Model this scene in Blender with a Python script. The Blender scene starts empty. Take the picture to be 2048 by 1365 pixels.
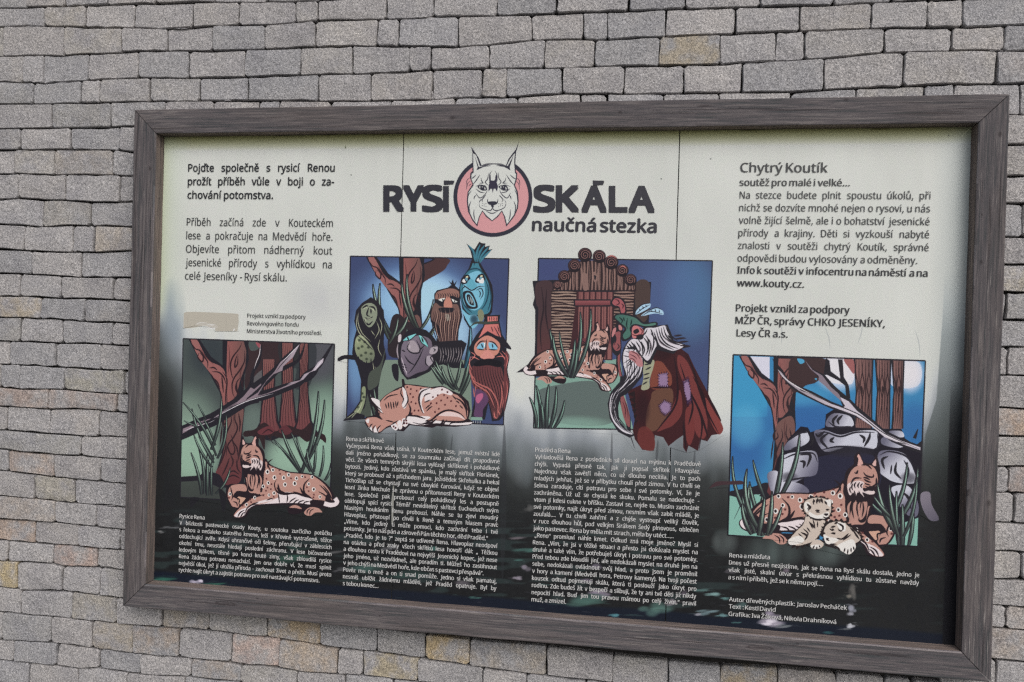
import bpy, bmesh, math, random
import numpy as np
from mathutils import Matrix, Vector

random.seed(7)
C = bpy.context.scene.collection
SC = bpy.context.scene
# ---------------------------------------------------------------- camera
# world: X to the right along the wall, Y into the wall, Z up; metres. The board's printed face lies in y = 0.
Z0 = 0.62                                     # lower edge of the printed panels above the ground
FPX, CX, CY, CZ, PITCH, ROLL, YAW = 1595.0940902, 1.8931217, -2.9407745, 1.0250159, -0.0078224, -0.0275585, 0.1559747
BW, BH, DEPTH, RAILW = 3.0, 1.77838, 0.05834, 0.09468   # panels' width and height, frame depth, rail width
def rot(rx, ry, rz):
    cx, sx = math.cos(rx), math.sin(rx); cy, sy = math.cos(ry), math.sin(ry); cz, sz = math.cos(rz), math.sin(rz)
    return (np.array([[cz, -sz, 0], [sz, cz, 0], [0, 0, 1]]) @ np.array([[1, 0, 0], [0, cx, -sx], [0, sx, cx]]) @ np.array([[cy, 0, sy], [0, 1, 0], [-sy, 0, cy]]))
RM = rot(PITCH, ROLL, YAW)
CAMP = np.array([CX, CY, CZ])                 # relative to the panels' lower left corner
cam = bpy.data.objects.new('camera', bpy.data.cameras.new('camera')); C.objects.link(cam)
m = Matrix.Identity(4)
for i in range(3):
    m[i][0], m[i][1], m[i][2] = RM[i, 0], RM[i, 2], -RM[i, 1]
m[0][3], m[1][3], m[2][3] = CX, CY, CZ + Z0
cam.matrix_world = m
cam.data.sensor_width = 36; cam.data.lens = FPX / 2048 * 36; cam.data.clip_start = .05; cam.data.clip_end = 500
SC.camera = cam
SC.cycles.use_denoising = False; SC.cycles.filter_width = 1.35     # keep the granite's grain and the small lettering crisp
# ---------------------------------------------------------------- light
SUN_EL, SUN_AZ = math.radians(40), math.radians(146)     # overcast: a broad soft sun high in front of the wall, to the right
SC.world = bpy.data.worlds.new('World'); SC.world.use_nodes = True
wn = SC.world.node_tree; wn.nodes.clear()
sky = wn.nodes.new('ShaderNodeTexSky'); sky.sky_type = 'NISHITA'; sky.sun_disc = False
sky.sun_elevation = SUN_EL; sky.sun_rotation = SUN_AZ; sky.air_density = 1.0; sky.dust_density = 4.0; sky.ozone_density = 1.0
bg = wn.nodes.new('ShaderNodeBackground'); bg.inputs[1].default_value = 0.125
hs = wn.nodes.new('ShaderNodeHueSaturation'); hs.inputs['Saturation'].default_value = 0.42     # the cloud cover greys the sky
ow = wn.nodes.new('ShaderNodeOutputWorld')
wn.links.new(sky.outputs[0], hs.inputs['Color']); wn.links.new(hs.outputs[0], bg.inputs[0]); wn.links.new(bg.outputs[0], ow.inputs[0])
sd = bpy.data.lights.new('sun', 'SUN'); sd.energy = 0.75; sd.angle = math.radians(42); sd.color = (1, .985, .96)
sun = bpy.data.objects.new('sun', sd); C.objects.link(sun)
d = Vector((math.sin(SUN_AZ) * math.cos(SUN_EL), math.cos(SUN_AZ) * math.cos(SUN_EL), math.sin(SUN_EL)))
sun.rotation_euler = d.to_track_quat('Z', 'Y').to_euler()
SC.view_settings.view_transform = 'Standard'; SC.view_settings.look = 'None'; SC.view_settings.exposure = 0.08; SC.view_settings.gamma = 1

def to_plane(p, y=0.):
    """photo pixel (2048 wide) -> X, Z on the plane at depth y (Z from the panels' lower edge)"""
    p = np.asarray(p, float).reshape(-1, 2)
    r = np.stack([(p[:, 0] - 1024) / FPX, np.ones(len(p)), -(p[:, 1] - 682.5) / FPX], 1) @ RM.T
    t = (y - CY) / r[:, 1]
    return np.stack([CX + r[:, 0] * t, CZ + r[:, 2] * t], 1)
def to_photo(X, Z, y=0.):
    q = np.stack([X - CX, np.zeros_like(X) + (y - CY), Z - CZ], -1) @ RM
    return 1024 + FPX * q[..., 0] / q[..., 1], 682.5 - FPX * q[..., 2] / q[..., 1]

def mesh_obj(name, verts, faces, mat, parent=None, smooth=False):
    me = bpy.data.meshes.new(name); me.from_pydata([tuple(v) for v in verts], [], faces); me.update()
    o = bpy.data.objects.new(name, me); C.objects.link(o)
    if mat: me.materials.append(mat)
    if parent: o.parent = parent
    if smooth: me.polygons.foreach_set('use_smooth', [True] * len(me.polygons))
    return o
def empty(name, label, cat, loc=(0, 0, 0)):
    o = bpy.data.objects.new(name, None); C.objects.link(o); o.location = loc
    o['label'] = label; o['category'] = cat; return o
def material(name):
    mt = bpy.data.materials.new(name); mt.use_nodes = True; nt = mt.node_tree
    return mt, nt, nt.nodes['Principled BSDF']
def N(nt, t, **k):
    n = nt.nodes.new(t)
    for a, b in k.items():
        if a.startswith('i_'): 
            key = a[2:]; n.inputs[int(key) if key.isdigit() else key].default_value = b
        else: setattr(n, a, b)
    return n
def ramp(nt, stops, interp='LINEAR'):
    n = nt.nodes.new('ShaderNodeValToRGB'); e = n.color_ramp; e.interpolation = interp
    while len(e.elements) > 1: e.elements.remove(e.elements[-1])
    e.elements[0].position = stops[0][0]; e.elements[0].color = (*stops[0][1], 1)
    for p, c_ in stops[1:]:
        k = e.elements.new(p); k.color = (*c_, 1)
    return n
def mixc(nt, f, a, b, blend='MIX'):
    n = nt.nodes.new('ShaderNodeMix'); n.data_type = 'RGBA'; n.blend_type = blend
    for i, v in ((0, f), (6, a), (7, b)):
        if hasattr(v, 'links') or isinstance(v, bpy.types.NodeSocket): nt.links.new(v, n.inputs[i])
        else: n.inputs[i].default_value = v if i == 0 else (*v, 1)
    return n.outputs[2]
def math_(nt, op, a, b=0., clamp=False):
    n = nt.nodes.new('ShaderNodeMath'); n.operation = op; n.use_clamp = clamp
    for i, v in ((0, a), (1, b)):
        if isinstance(v, bpy.types.NodeSocket): nt.links.new(v, n.inputs[i])
        else: n.inputs[i].default_value = v
    return n.outputs[0]
# ---------------------------------------------------------------- materials
def granite(name='granite', per_object=True):
    mt, nt, b = material(name); L = nt.links.new
    geo = N(nt, 'ShaderNodeNewGeometry'); oi = N(nt, 'ShaderNodeObjectInfo')
    off = N(nt, 'ShaderNodeVectorMath', operation='MULTIPLY_ADD'); L(oi.outputs['Random'], off.inputs[0]); off.inputs[1].default_value = (37, 61, 83); L(geo.outputs['Position'], off.inputs[2])
    P = off.outputs[0]
    def noise(s, det=2., rough=.5, src=P):
        n = N(nt, 'ShaderNodeTexNoise', i_Scale=s, i_Detail=det, i_Roughness=rough); L(src, n.inputs['Vector']); return n.outputs[0]
    g = noise(160, 3., .85)
    r1 = ramp(nt, [(.32, (.17, .168, .173)), (.44, (.315, .31, .316)), (.54, (.425, .418, .421)), (.68, (.64, .628, .63))]); L(g, r1.inputs[0])
    v = N(nt, 'ShaderNodeTexVoronoi', i_Scale=210.); L(P, v.inputs['Vector'])
    sp = math_(nt, 'LESS_THAN', v.outputs['Distance'], .26)
    spk = math_(nt, 'MULTIPLY', sp, math_(nt, 'GREATER_THAN', noise(90, 1.), .52))
    c = mixc(nt, math_(nt, 'MULTIPLY', spk, .55), r1.outputs[0], (.05, .05, .055))
    lo = noise(9, 3., .55)
    r2 = ramp(nt, [(.3, (.86, .86, .88)), (.5, (1, 1, 1)), (.72, (1.08, 1.07, 1.05))]); L(lo, r2.inputs[0])
    c = mixc(nt, 1., c, r2.outputs[0], 'MULTIPLY')
    # each stone's own tone
    hue = ramp(nt, [(0., (.86, .865, .885)), (.25, (.97, .97, .99)), (.5, (1.03, 1.0, .985)), (.75, (1.0, .99, 1.0)), (1., (1.13, 1.10, 1.08))])
    L(oi.outputs['Random'] if per_object else noise(3.1, 0.), hue.inputs[0])
    c = mixc(nt, 1., c, hue.outputs[0], 'MULTIPLY')
    # rust and lichen stains where the stone carries them
    sm = ramp(nt, [(.38, (0, 0, 0)), (.60, (1, 1, 1))]); L(noise(13, 4., .62), sm.inputs[0])
    f = math_(nt, 'MULTIPLY', math_(nt, 'MULTIPLY', sm.outputs[0], oi.outputs['Alpha']), .9 if per_object else 0.)
    c = mixc(nt, f, c, mixc(nt, 1., oi.outputs['Color'], c, 'MULTIPLY'))
    L(c, b.inputs['Base Color']); b.inputs['Roughness'].default_value = .9; b.inputs['Specular IOR Level'].default_value = .25
    h = math_(nt, 'ADD', math_(nt, 'MULTIPLY', noise(28, 5., .62), 1.), math_(nt, 'MULTIPLY', g, .32))
    bp = N(nt, 'ShaderNodeBump', i_Strength=.9, i_Distance=.009); L(h, bp.inputs['Height']); L(bp.outputs[0], b.inputs['Normal'])
    return mt
GRANITE = granite(); GRANITE_REST = granite('granite_rest', False)
def plain(name, col, rough=.9, scale=30., amp=.4, bump=.3):
    mt, nt, b = material(name)
    n = N(nt, 'ShaderNodeTexNoise', i_Scale=scale, i_Detail=5.); g = N(nt, 'ShaderNodeNewGeometry'); nt.links.new(g.outputs['Position'], n.inputs['Vector'])
    r = ramp(nt, [(.3, tuple(x * (1 - amp) for x in col)), (.7, tuple(x * (1 + amp) for x in col))]); nt.links.new(n.outputs[0], r.inputs[0]); nt.links.new(r.outputs[0], b.inputs['Base Color'])
    b.inputs['Roughness'].default_value = rough
    bp = N(nt, 'ShaderNodeBump', i_Strength=bump, i_Distance=.01); nt.links.new(n.outputs[0], bp.inputs['Height']); nt.links.new(bp.outputs[0], b.inputs['Normal'])
    return mt
# ---------------------------------------------------------------- the ground in front of the wall
gr = mesh_obj('ground', [(-60, -80, 0), (60, -80, 0), (60, .4, 0), (-60, .4, 0)], [(0, 1, 2, 3)], plain('ground_gravel', (.075, .075, .068), scale=14))
gr['kind'] = 'structure'; gr['label'] = 'dark gritty ground at the foot of the stone wall'
# ---------------------------------------------------------------- stone wall
YW = .035                                     # the stones' faces, behind the board
wall = empty('stone_wall', 'dry laid wall of grey granite blocks behind the information board', 'wall', (BW / 2, YW + .1, 0))
def pl(z): return np.array(z.replace(',', ' ').split(), float).reshape(-1, 2)
BD = {  # bed joints, as seen in the photograph
 0: "0,-32 300,-38 640,-46", 1: "0,16 137,13 267,7.5 428,5 600,3 640,2 760,-8 1000,-14 1400,-28 2048,-40",
 2: "0,54 60,52 170,55 265,55 330,58 425,53 530,51 630,42 680,40 772,39 834,37.6 868,34 988,32.5 1111,27 1258,23 1380,17 1519,14 1666,10 1786,4 1854,1 2048,-6",
 3: "0,113 68,111 127,111 174,108 246,105 328,102 424,102 530,99 629,94 700,92 817,94 919,94 978,90 1063,81 1166,78 1193,80 1330,74 1471,68 1601,62 1741,57.5 1854,55 1926,55 2048,50",
 4: "0,163.5 82,167 174,161 274,156 376,156 489,155 599,150 667,148 731,147 817,144 865,140 974,137.5 1087,137 1190,134 1320,132 1433,129 1540,123 1646,118 1769,106 1906,102 1998,102 2048,102",
 5: "0,208.7 103,209 202,206 298,203.5 376,202 493,202 633,202 700,202 865,200 909,197 967,195 1022,196 1121,188 1244,188 1380,186.5 1485,185 1587,185 1649,180 1806,173 1909,169 1988,168 2048,168.5",
 6: "0,258 41,258 144,256.6 219,255 263,253 400,253 1900,228 2020,229 2048,231",
 7: "0,300 97,300 226,300 261,305", 8: "0,348 26,347.6 108,350 220,350 261,352.6", 9: "0,400 38,396.5 88,401 129,401 176,405 258,404", 10: "0,449 82,454 147,452 205,452 258,454",
 11: "0,498.5 50,501.5 117,505 188,505 258,502.6", 12: "0,546.6 64,549 117,553 161,555 255,556", 13: "0,593 38,593 120,597 223,600 255,602", 14: "0,635 82,638 117,639 176,644 253,647",
 15: "0,682 41,683.5 97,685.6 126,687 182,688 252,691.5", 16: "0,729 41,730 108,734 164,738 252,741", 17: "0,775 44,779 129,779 176,784.6 249,789", 18: "0,813 97,819 164,818 249,825.7",
 19: "0,860 56,865 117,869 176,872.6 249,875", 20: "0,899 59,906 117,910.7 164,912 205,916.5 249,919.5", 21: "0,941.5 70,950 108,954.6 176,960.5 248,968", 22: "0,992 70,998 97,1001.6 152,1007.5 199,1010.4 246,1015.4",
 23: "0,1038 108,1044.7 152,1050 193,1054 246,1059.4", 24: "0,1080.8 53,1085 108,1091 155,1092.5 205,1098 246,1101", 25: "0,1121.8 103,1127.7 126,1133.5 193,1135 245,1141.7",
 26: "0,1174.5 44,1180.4 126,1182 176,1189 243,1196.5 500,1224 754,1256 968,1283 1093,1292 1225,1309 1305,1318 1440,1331 1540,1334 1672,1346 1769,1354 1900,1364",
 27: "0,1225 103,1234.6 147,1239 229,1247 300,1253 351.5,1257.8 416,1262 504,1274 536,1275 635,1289 644,1293 704,1301 754,1305 829,1317 848,1319 936,1332 964,1336.5 1054,1349 1140,1358 1194,1364 1440,1390 1823,1420",
 28: "0,1280 103,1286 185,1297.6 264,1308 300,1311.5 358,1314.7 382,1318 461,1325.5 493,1332 556,1334 594,1342.6 665,1348 740,1353.4 833,1364 1200,1410",
 29: "0,1321 111,1332 164,1338.7 193,1337 252,1346 300,1350 379.5,1353.4 420,1360 482,1364 700,1392 1000,1430", 30: "0,1366 500,1410 1000,1470",
 'a': "1990,230 2048,231", 'b': "1990,290 2020,290 2048,289", 'c': "1990,354 2048,352", 'd': "1990,408 2048,408", 'e': "1990,474 2048,474", 'f': "1990,529 2048,529", 'g': "1990,583 2048,587", 'h': "1990,639 2048,641", 'i': "1990,696 2048,695",
 'j': "1990,750 2048,752", 'k': "1990,814 2030,816 2048,819", 'l': "1990,873 2048,874", 'm': "1990,935 2048,933", 'n': "1990,985 2048,987", 'o': "1990,1045 2048,1047", 'p': "1990,1103 2030,1103 2048,1106", 'q': "1990,1160 2048,1160", 'r': "1990,1211 2048,1216", 's': "1990,1257 2048,1262", 't': "1990,1320 2048,1325", 'u': "1990,1385 2048,1390"}
CO = [  # (upper bed, lower bed, left end, perpends, right end)
 (0, 1, -70, "53 130 214 313 429 534 640 700 800 900 1010 1120", 1200), (1, 2, -60, "88 171 267 386 479 591 637 772 868 994 1113.5 1258 1371 1521 1668 1785 1860 1960", 2110), (2, 3, -50, "6 128 243 333.5 426 530 629.5 754.6 798 916 1063 1166 1215 1332 1471 1600.5 1743 1855 1926", 2140),
 (3, 4, -40, "46 85.5 175 276 376 489 600 704 820 861 977.6 1089 1190 1319 1440 1551.5 1610 1769.5 1904 2008", 2130), (4, 5, -30, "67 162.5 200 299 398 496 635.6 741 864 964.6 1013.6 1125 1248 1367.6 1484 1648.4 1806.4 1993", 2120),
 (5, 6, -80, "103.7 222 330 426 518 559 660 781 910 1034 1160.7 1214 1327 1438.7 1582 1712 1848 1908 2039", 2120), (6, 7, -60, "41 142 238", 340), (7, 8, -70, "28 109 224", 335), (8, 9, -60, "37 133 240", 340), (9, 10, -30, "85.6 181", 300), (10, 11, -50, "50 148 187.6", 290),
 (11, 12, -40, "64.5 162", 290), (12, 13, -60, "40.4 122.5 226", 320), (13, 14, -30, "81 169", 290), (14, 15, -60, "41 124.5 225.7", 310), (15, 16, -80, "17 109 202", 300), (16, 17, -80, "1 39 129 249", 330), (17, 18, -30, "96 235", 330),
 (18, 19, -70, "13 99.6 199", 300), (19, 20, -30, "163.5", 290), (20, 21, -80, "16 108 202", 300), (21, 22, -30, "69 149", 290), (22, 23, -20, "111 194", 290), (23, 24, -40, "69 157 240", 320), (24, 25, -60, "17 105 193.5", 290), (25, 26, -60, "35 124.5 200", 300),
 (26, 27, -60, "41 143.6 234.5 324 417 535 639.5 753.7 850 938.5 1093 1225.7 1336 1440 1555 1672 1769 1823", 1920), (27, 28, -90, "6 102 183 265 357 462 559 674.9 725.3 835 965 1053", 1170), (28, 29, -60, "28 114 197 281 382.7 482.6 594 689 786", 900), (29, 30, -40, "58 154 253.5 369", 480),
 ('a', 'b', 1900, "", 2120), ('b', 'c', 1890, "", 2140), ('c', 'd', 1900, "", 2130), ('d', 'e', 1890, "2046", 2150), ('e', 'f', 1900, "", 2120), ('f', 'g', 1890, "", 2140), ('g', 'h', 1900, "2012", 2110), ('h', 'i', 1880, "", 2130), ('i', 'j', 1900, "2016", 2120), ('j', 'k', 1880, "", 2140),
 ('k', 'l', 1890, "", 2120), ('l', 'm', 1880, "", 2100), ('m', 'n', 1900, "2017", 2110), ('n', 'o', 1890, "2026.7", 2120), ('o', 'p', 1880, "", 2130), ('p', 'q', 1890, "2043.6", 2140), ('q', 'r', 1870, "", 2120), ('r', 's', 1890, "2013", 2110), ('s', 't', 1870, "", 2120), ('t', 'u', 1880, "1991", 2100)]
STAIN = [(1345, 100, 1.35, 1.0, .62, .7), (40, 615, 1.3, 1.02, .7, .75), (70, 790, 1.15, .86, .76, .85), (60, 930, 1.12, .88, .76, .9), (60, 1015, 1.12, .96, .82, .7), (30, 1062, 1.2, .88, .72, 1.), (150, 1112, 1.2, .84, .74, .95), (12, 1150, 1.35, 1.0, .55, 1.),
 (215, 1225, 1.1, 1., .84, .8), (225, 1275, 1.1, .95, .74, .9), (290, 1285, 1.2, .88, .68, .8), (375, 1245, 1.1, .95, .78, .9), (600, 1270, 1.3, .9, .55, 1.), (490, 1300, 1.5, .8, .62, .5), (600, 1315, 1.25, .95, .72, .85), (420, 1340, 1.2, .95, .78, .85), (890, 1295, 1.35, .95, .52, 1.), (770, 1330, 1.3, 1.02, .62, .85),
 (1000, 1310, 1.12, .96, .8, .9), (1500, 1345, 1.3, .95, .6, 1.), (1610, 1360, 1.0, .95, .88, .7), (2030, 556, 1.3, 1.08, .72, .85), (2030, 845, 1.25, .88, .68, 1.), (2030, 960, 1.15, .86, .76, .8), (2035, 1290, 1.1, .94, .82, .9), (100, 320, 1.08, 1.02, .92, .7), (170, 320, 1.1, .98, .85, .7), (135, 425, 1.08, 1., .88, .7), (215, 475, 1.1, .98, .84, .8),
 (160, 210, 1.05, 1., .9, .6), (170, 75, 1.05, 1., .88, .6), (230, 770, 1.1, 1.04, .84, .8), (110, 990, 1.08, 1.02, .84, .8), (2035, 1240, 1.08, .95, .85, .7), (1640, 20, 1.06, 1., .92, .6), (2000, 130, 1.08, .98, .94, .6), (20, 275, 1.05, .98, .92, .5), (200, 800, 1.15, .88, .78, .7)]
BW_ = {k: to_plane(pl(v), YW) for k, v in BD.items()}
def bed(k, x):
    p = BW_[k]; return float(np.interp(x, p[:, 0], p[:, 1]))
def stone_mesh(xl, xr, top, bot, rng):
    """outline of one roughly split block between its joints -> verts, faces"""
    g = lambda: rng.choice((rng.uniform(.0004, .0014), rng.uniform(.0010, .0026), rng.uniform(.0016, .0042)))
    gl, gr_ = (rng.choice((rng.uniform(.0006, .0016), rng.uniform(.0014, .0032), rng.uniform(.0018, .0038))) for _ in range(2)); xl += gl; xr -= gr_; w = xr - xl
    rnd = lambda a: rng.uniform(-a, a)
    ln = (rnd(.004), rnd(.004))
    zc = [top(xl) - g(), top(xr) - g(), bot(xr) + g(), bot(xl) + g()]
    h = (zc[0] + zc[1] - zc[2] - zc[3]) / 2
    rc = [min(rng.uniform(.003, .012), w * .3, h * .3) for _ in range(4)]
    a = .0026
    tp = lambda f: (xl + w * f + rnd(.003), top(xl + w * f) - g() - abs(rnd(a)))
    bt = lambda f: (xl + w * f + rnd(.003), bot(xl + w * f) + g() + abs(rnd(a)))
    bump = [rng.uniform(-1, 1) * .0016 for _ in range(2)]
    pts = [(xl + rc[0], zc[0] - rnd(.001))] + [tp(f) for f in (.2, .38, .56, .74)] + [(xr - rc[1], zc[1]), (xr + ln[0] * .6, zc[1] - rc[1] * .9), (xr + rnd(a), zc[1] * .62 + zc[2] * .38), (xr + rnd(a), zc[1] * .3 + zc[2] * .7), (xr - ln[0] * .6, zc[2] + rc[2] * .9),
           (xr - rc[2], zc[2])] + [bt(f) for f in (.76, .58, .4, .22)] + [(xl + rc[3], zc[3]), (xl + ln[1] * .6, zc[3] + rc[3] * .9), (xl + rnd(a), zc[0] * .35 + zc[3] * .65), (xl + rnd(a), zc[0] * .68 + zc[3] * .32), (xl - ln[1] * .6, zc[0] - rc[0] * .9)]
    n = len(pts); cx_ = sum(p[0] for p in pts) / n; cz_ = sum(p[1] for p in pts) / n
    yo = YW + rnd(.005); tx, tz = rnd(.025), rnd(.05)
    V = []; be = rng.uniform(.0014, .003)
    for x, z in pts:
        dx, dz = x - cx_, z - cz_; 
        V.append((x - math.copysign(min(be, abs(dx) * .3), dx), yo + tx * dx + tz * dz, z - math.copysign(min(be, abs(dz) * .3), dz)))
    for x, z in pts: V.append((x, yo + .0035 + tx * (x - cx_) + tz * (z - cz_) + abs(rnd(.002)), z))
    for x, z in pts: V.append((x, YW + .05, z))
    V.append((cx_ + rnd(w * .15), yo - rng.uniform(-.001, .004), cz_ + rnd(h * .15)))
    F = []
    for i in range(n):
        j = (i + 1) % n
        F.append((i, i + n, j + n, j)); F.append((i + n, i + 2 * n, j + 2 * n, j + n)); F.append((3 * n, i, j))
    return V, F
rng = random.Random(11)
zoff = np.array([0, 0, Z0])
restV, restF = [], []
def add_rest(V, F):
    b = len(restV); restV.extend((v[0], v[1], v[2] + Z0) for v in V); restF.extend(tuple(i + b for i in f) for f in F)
nst = 0
for (a, b, x0, js, x1) in CO:
    xs = [x0] + [float(v) for v in js.split()] + [x1]
    pa, pb = pl(BD[a]), pl(BD[b])
    W_ = []
    for x in xs:
        ym = (np.interp(x, pa[:, 0], pa[:, 1]) + np.interp(x, pb[:, 0], pb[:, 1])) / 2
        W_.append(float(to_plane([(x, ym)], YW)[0, 0]))
    top = lambda x, a=a: bed(a, x); bot = lambda x, b=b: bed(b, x)
    for i in range(len(xs) - 1):
        V, F = stone_mesh(W_[i], W_[i + 1], top, bot, rng)
        ctr = (xs[i] + xs[i + 1]) / 2; xm = min(max(ctr, 0), 2047)
        yt, yb = np.interp(xm, pa[:, 0], pa[:, 1]), np.interp(xm, pb[:, 0], pb[:, 1])
        if yb < 3 or yt > 1362: add_rest(V, F); continue
        o = mesh_obj('stone', [(v[0], v[1], v[2] + Z0) for v in V], F, GRANITE)
        o.parent = wall; o.matrix_parent_inverse = Matrix.Translation(-wall.location)
        o.color = (1, 1, 1, 0)
        for sx, sy, r_, g_, b_, al in STAIN:
            if xs[i] < sx < xs[i + 1] and yt < sy < yb: o.color = (1 + (r_ - 1) * .5, .99 + (g_ - 1) * .75, .98 + (b_ - 1) * .85, al)
        if o.color[3] == 0 and rng.random() < .25: o.color = (1.03, rng.uniform(.99, 1.01), rng.uniform(.88, .95), rng.uniform(.3, .7))
        nst += 1
    # the course goes on outside the picture
    for s, xe in ((-1, W_[0]), (1, W_[-1])):
        far = s > 0 and a in (0, 27, 28, 29)          # courses that leave the picture sideways under or over it
        if (s < 0 and x0 > 1000) or (s > 0 and x1 < 1900 and not far): continue
        for k in range(30 if far else 3):
            if far and xe > 3.9: break
            w = rng.uniform(.12, .22)
            V, F = stone_mesh(*((xe - w, xe) if s < 0 else (xe, xe + w)), top, bot, rng); add_rest(V, F); xe += s * w
for x0, x1, y0, y1 in ((54, 78, 50, 54), (312, 332, 55.5, 59), (346, 378, 55, 59.5), (430, 460, 50, 54), (329, 346, 196, 202), (447, 462, 198, 203), (836, 866, 31.5, 37), (861, 867, 180, 200), (959, 964, 170, 192), (1518, 1546, 118, 124.5), (1978, 2010, 97, 103), (80, 100, 811, 816), (205, 230, 1010, 1014), (186, 200, 1189, 1194), (1198, 1222, 1308, 1312)):
    q = to_plane([(x0, y0), (x1, y0 + (x1 - x0) * .04), (x1, y1), (x0, y1)], YW)      # small slips of stone that pin the joints
    tp_ = lambda x, q=q: float(np.interp(x, [q[0, 0], (q[0, 0] + q[1, 0]) / 2, q[1, 0]], [q[0, 1] - .003, q[0, 1], q[1, 1] - .002])); bt_ = lambda x, q=q: float(np.interp(x, [q[3, 0], q[2, 0]], [q[3, 1], q[2, 1]]))
    V, F = stone_mesh(float(q[0, 0]), float(q[1, 0]), tp_, bt_, rng); o = mesh_obj('stone_chip', [(v[0], v[1] + .003, v[2] + Z0) for v in V], F, GRANITE); o.parent = wall; o.matrix_parent_inverse = Matrix.Translation(-wall.location); o.color = (1, 1, 1, 0)
for lev, (zt, st) in enumerate(((bed(0, 0.), 1), (bed(30, 0.), -1))):     # courses above and below the picture
    for r_ in range(4):
        za = zt + r_ * .095 * st; zb = za + .095 * st; x = -1.3 + rng.uniform(0, .1)
        f0 = (lambda q, z=max(za, zb): z + (bed(0, q) - bed(0, 0.)) ) if st > 0 else (lambda q, z=max(za, zb): z + (bed(30, q) - bed(30, 0.)))
        f1 = (lambda q, z=min(za, zb): z + (bed(0, q) - bed(0, 0.)) ) if st > 0 else (lambda q, z=min(za, zb): z + (bed(30, q) - bed(30, 0.)))
        while x < 4.1:
            w = rng.uniform(.12, .22); V, F = stone_mesh(x, x + w, f0, f1, rng); add_rest(V, F); x += w
ro = mesh_obj('stonework', restV, restF, GRANITE_REST); ro['kind'] = 'stuff'; ro.parent = wall; ro.matrix_parent_inverse = Matrix.Translation(-wall.location)
print('stones', nst)
bk = mesh_obj('mortar_bed', [(-1.4, YW + .03, 0), (4.4, YW + .03, 0), (4.4, YW + .03, 3.1), (-1.4, YW + .03, 3.1), (-1.4, YW + .3, 0), (4.4, YW + .3, 0), (4.4, YW + .3, 3.1), (-1.4, YW + .3, 3.1)], [(0, 1, 2, 3), (4, 7, 6, 5), (0, 3, 7, 4), (1, 5, 6, 2), (3, 2, 6, 7), (0, 4, 5, 1)], plain('mortar', (.022, .02, .019), amp=.3))
bk.parent = wall; bk.matrix_parent_inverse = Matrix.Translation(-wall.location)
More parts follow.
